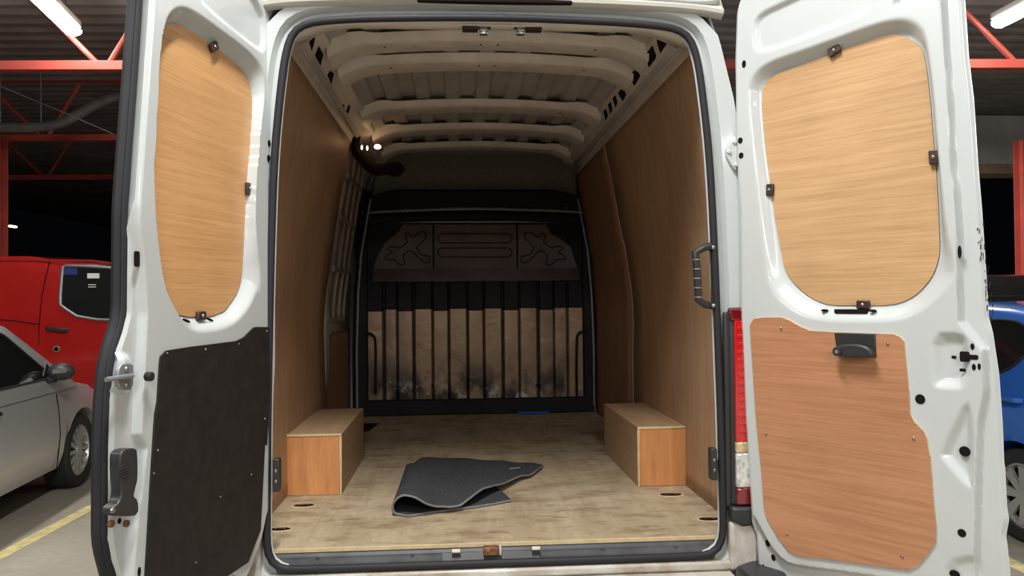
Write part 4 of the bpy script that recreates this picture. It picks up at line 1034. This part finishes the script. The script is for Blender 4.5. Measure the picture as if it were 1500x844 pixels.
        for y in door_lines:
            m_ = MB(); m_.tube([(s*(plan(y)*k+.001), y+dy, z) for z, k, dy in ((.24, .955, .03), (.34, .977, .01), (.5, 1.0, 0), (.62, .992, 0), (.70, .985, 0), (belt-.08, .967, 0))], .004, 5); m_.build('door_gap', 'hole', t)
    return t
silver = paint('silver_paint', (.60, .60, .59), amount=.12, low=0, rough=.3)
for m_, mt in ((silver, .35),): m_.node_tree.nodes['Principled BSDF'].inputs['Metallic'].default_value = mt
blue_p = plain('blue_car_paint', (.03, .16, .62), .25, .2, coat=1, var=.05)
red_p = plain('red_van_paint', (.42, .014, .012), .25, coat=1, var=.05)
dark_p = plain('black_car_paint', (.015, .014, .015), .2, coat=1)

# silver hatchback on the left
aS = math.radians(5); wbS = 2.48
front_ax = np.array([-3.33, 3.96])
ctr = front_ax+np.array([-.77*math.cos(aS), -.77*math.sin(aS)])-np.array([-math.sin(aS), math.cos(aS)])*wbS/2
car('parked_car', 'silver hatchback parked beside the yellow line, seen behind the left van door', (ctr[0], ctr[1], 0), aS, silver, 3.98, 1.68, 1.44,
    [(-1.99, .80), (-1.8, .95), (-1.2, .93), (.5, .92), (1.0, .90), (1.5, .84), (1.85, .70), (1.99, .55)], [(-1.85, .90), (-1.45, 1.36), (-.8, 1.43), (0, 1.44), (.35, 1.38), (1.18, .88)],
    wbS, .30, [([(-.35, .95), (-.38, 1.34), (.22, 1.32), (.72, .98), (.70, .95)], 'w'), ([(-1.15, 1.0), (-1.05, 1.32), (-.48, 1.34), (-.44, .95)], 'w')],
    nspoke=14, belt=.90, mirrors=(.66, 1.0), door_lines=(-.42, .78), handle=[(-.22, .80)])
# blue hatchback on the right
wbB = 2.34; rb = .285
rear_ax = np.array([3.39, 1.80]); aB = math.radians(0)
ctr = rear_ax+np.array([.70, wbB/2])
def blue_side(L, X=3.35): return [(p[1]-ctr[1], p[2]) for p in (atx(x, y, X) for x, y in L)]
bw = blue_side([(1500, 488), (1471, 472), (1452, 469), (1430, 469), (1395, 474), (1380, 520), (1378, 548), (1430, 550), (1465, 546.7), (1476, 542.6), (1488.6, 532), (1500, 515), (1512, 500)])
bh = blue_side([(1479, 585)], 3.28)
car('parked_car', 'blue three-door hatchback parked beyond the free edge of the right van door', (ctr[0], ctr[1], 0), aB, blue_p, 3.42, 1.63, 1.44,
    [(-1.71, .85), (-1.6, .98), (-1.1, .96), (.4, .93), (1.0, .89), (1.4, .82), (1.71, .6)], [(-1.62, .98), (-1.40, 1.36), (-.8, 1.42), (-.2, 1.44), (.3, 1.36), (1.05, .90)],
    wbB, rb, [(bw, 'w')],
    nspoke=8, belt=.93, mirrors=(.62, 1.03), door_lines=(bh[0][0]-.13, .62), handle=[bh[0]], ledge=blue_p)
# dark car further back on the right
car('parked_car', 'black car behind the blue hatchback, only its roof and dark windows showing', (6.1, 6.4, 0), math.radians(80), dark_p, 4.3, 1.78, 1.74,
    [(-2.15, .95), (-1.9, 1.05), (.6, 1.0), (1.4, .95), (2.15, .7)], [(-2.05, 1.05), (-1.8, 1.62), (-1, 1.72), (.1, 1.74), (.5, 1.62), (1.3, 1.0)],
    2.6, .32, [([(-.5, 1.05), (-.5, 1.50), (.3, 1.5), (.9, 1.08)], 'w'), ([(-1.6, 1.1), (-1.5, 1.5), (-.6, 1.52), (-.6, 1.05)], 'w')], belt=1.0, mirrors=(.8, 1.12))

# red panel van, side on, behind the silver car
def red_van():
    t = empty('panel_van', (-5.0, 5.75, 0), 0); tag(t, 'red panel van parked side-on behind the silver hatchback', 'van')
    Hh = aty(80, 374, 5.75)[2]; Lr = -3.2; Lf = 1.9; D2 = .95
    # body: side profile swept across with inward lean above the waist
    prof_v = [(Lr, .35), (Lr, 1.0), (Lr+.06, Hh-.15), (Lr+.25, Hh), (.3, Hh), (.75, Hh-.08), (1.35, 1.35), (1.62, 1.15), (2.15, 1.0), (2.3, .75), (2.3, .35)]
    pv = chaikin(prof_v, 1)
    def dx(z): return -.0 if z < 1.1 else -.10*((z-1.1)/(Hh-1.1))**1.5
    mb = MB()
    zl = np.linspace(.3, 1, 2)
    # side skin as rows of constant fraction
    def top(x): return interp(x, [(Lr, Hh-.2), (Lr+.1, Hh-.03), (Lr+.3, Hh), (.3, Hh), (.75, Hh-.08), (1.35, 1.35), (1.62, 1.15), (2.15, 1.0), (2.3, .72)])
    rows = []
    for x in np.linspace(Lr, 2.3, 60):
        tz = top(x); zr_ = [.32+(tz-.06-.32)*q for q in np.linspace(0, 1, 16)]
        wv = 1-.12*max(0, (x-1.3)/1.0)**2
        side = [((D2+dx(z)+(.012 if .95 < z < 1.0 else 0))*wv, z) for z in zr_]+[((D2+dx(tz)-.05)*wv, tz), (0, tz+.03)]
        rows.append([(x, -a+D2, z) for a, z in side]+[(x, a+D2, z) for a, z in side[::-1][1:]])
    mb.grid(rows); mb.add(rows[0], [tuple(range(len(rows[0])))]); mb.add(rows[-1], [tuple(range(len(rows[0])))])
    mb.build('van_body', red_p, t, smooth=40)
    def sp(px, py, o=0):      # a photo point on the near side, in the van's own coordinates
        p = aty(px, py, 5.75+.05-o); return np.array([p[0]+5.0, p[1]-5.75, p[2]])
    w = crop(0, 360, 3.014, [(272, 92), (285, 88), (380, 90), (520, 100), (600, 130), (650, 330), (370, 325), (280, 268), (270, 255)])
    ring = [sp(x, y) for x, y in chaikin(w, 1)]
    ring = [np.array([p[0], -(dx(p[2]))-.008, p[2]]) for p in ring]
    mb = MB(); mb.prism(ring, (0, .012, 0)); gl = mb.build('cab_window', 'glass', t)
    mb = MB(); mb.tube([tuple(p) for p in ring], .016, 6, closed=True); mb.build('window_seal', 'zinc', gl)
    for (x0, y0, x1, y1), m_ in (((385, 122, 438, 144), 'white_paper'), ((278, 98, 338, 128), plain('dark_blue_card', (.02, .04, .2), .5))):
        a, b = sp(*crop(0, 360, 3.014, [(x0, y0)])[0]), sp(*crop(0, 360, 3.014, [(x1, y1)])[0])
        yv = -dx((a[2]+b[2])/2)-.012; mb = MB(); mb.box(a[0], b[0], yv-.004, yv+.002, b[2], a[2]); mb.build('window_sticker', m_, gl)
    # three rows of small marks under the sticker
    mb = MB()
    for r in range(2):
        for k in range(5):
            a = sp(*crop(0, 360, 3.014, [(392+k*7, 172+r*10)])[0]); mb.box(a[0], a[0]+.012, -dx(a[2])-.013, -dx(a[2])-.009, a[2]-.006, a[2]+.004)
    mb.build('window_marks', 'white_paper', gl)
    def seam(pts, nm='door_gap', r=.006, mt='hole'):
        P = [sp(*crop(0, 360, 3.014, [p])[0]) for p in pts]; P = [(p[0], -dx(p[2])-.001, p[2]) for p in P]
        mb = MB(); mb.tube(P, r, 5); return mb.build(nm, mt, t)
    seam([(212, 60), (200, 130), (188, 220), (182, 350), (185, 560), (190, 800)])
    seam([(-50, 322), (60, 330), (185, 348)], r=.005)
    seam([(-200, 62), (60, 62), (400, 66), (500, 80)], 'roof_gutter', .012, red_p)
    a = sp(*crop(0, 360, 3.014, [(215, 365)])[0]); b = sp(*crop(0, 360, 3.014, [(310, 372)])[0])
    mb = MB(); mb.tube([(a[0], -.0, a[2]), (a[0]+.04, -.04, a[2]), (b[0]-.04, -.04, b[2]), (b[0], 0, b[2])], (.022, .012), 8, flat=(0, 0, 1)); mb.build('door_handle', 'plastic', t)
    c = sp(*crop(0, 360, 3.014, [(262, 455)])[0]); mb = MB(); mb.cyl((c[0], -.014, c[2]), (c[0], .01, c[2]), .035, 18, 0); mb.cyl((c[0], -.02, c[2]), (c[0], 0, c[2]), .022, 12, 1); mb.build('door_lock', ['zinc', 'hole'], t)
    mb = MB(); mb.box(Lr+.05, 2.2, -.012, .2, .28, .47); mb.build('shade_skirt', 'plastic', t, bevel=.01)  # black strip added in place of the shadow low on the van
    for x in (-2.1, 1.25):
        for y in (.1, 2*D2-.1):
            w = empty('wheel', (x, y, .33)); w.parent = t
            mb = MB(); mb.cyl((0, -.1, 0), (0, .1, 0), .33, 32); mb.build('tyre', 'tyre', w, bevel=.02)
            mb = MB(); mb.cyl((0, -.11, 0), (0, .11, 0), .21, 24); mb.build('wheel_rim', 'alloy', w)
red_van()

# ================================================================== world and view
wd_ = bpy.data.worlds.new('night'); scene.world = wd_; wd_.use_nodes = True
wd_.node_tree.nodes['Background'].inputs[0].default_value = (.55, .62, .8, 1); wd_.node_tree.nodes['Background'].inputs[1].default_value = .0012
scene.view_settings.view_transform = 'Standard'; scene.view_settings.look = 'None'; scene.view_settings.gamma = 1
scene.view_settings.use_curve_mapping = False
scene.view_settings.exposure = 0.62
scene.cycles.max_bounces = 8
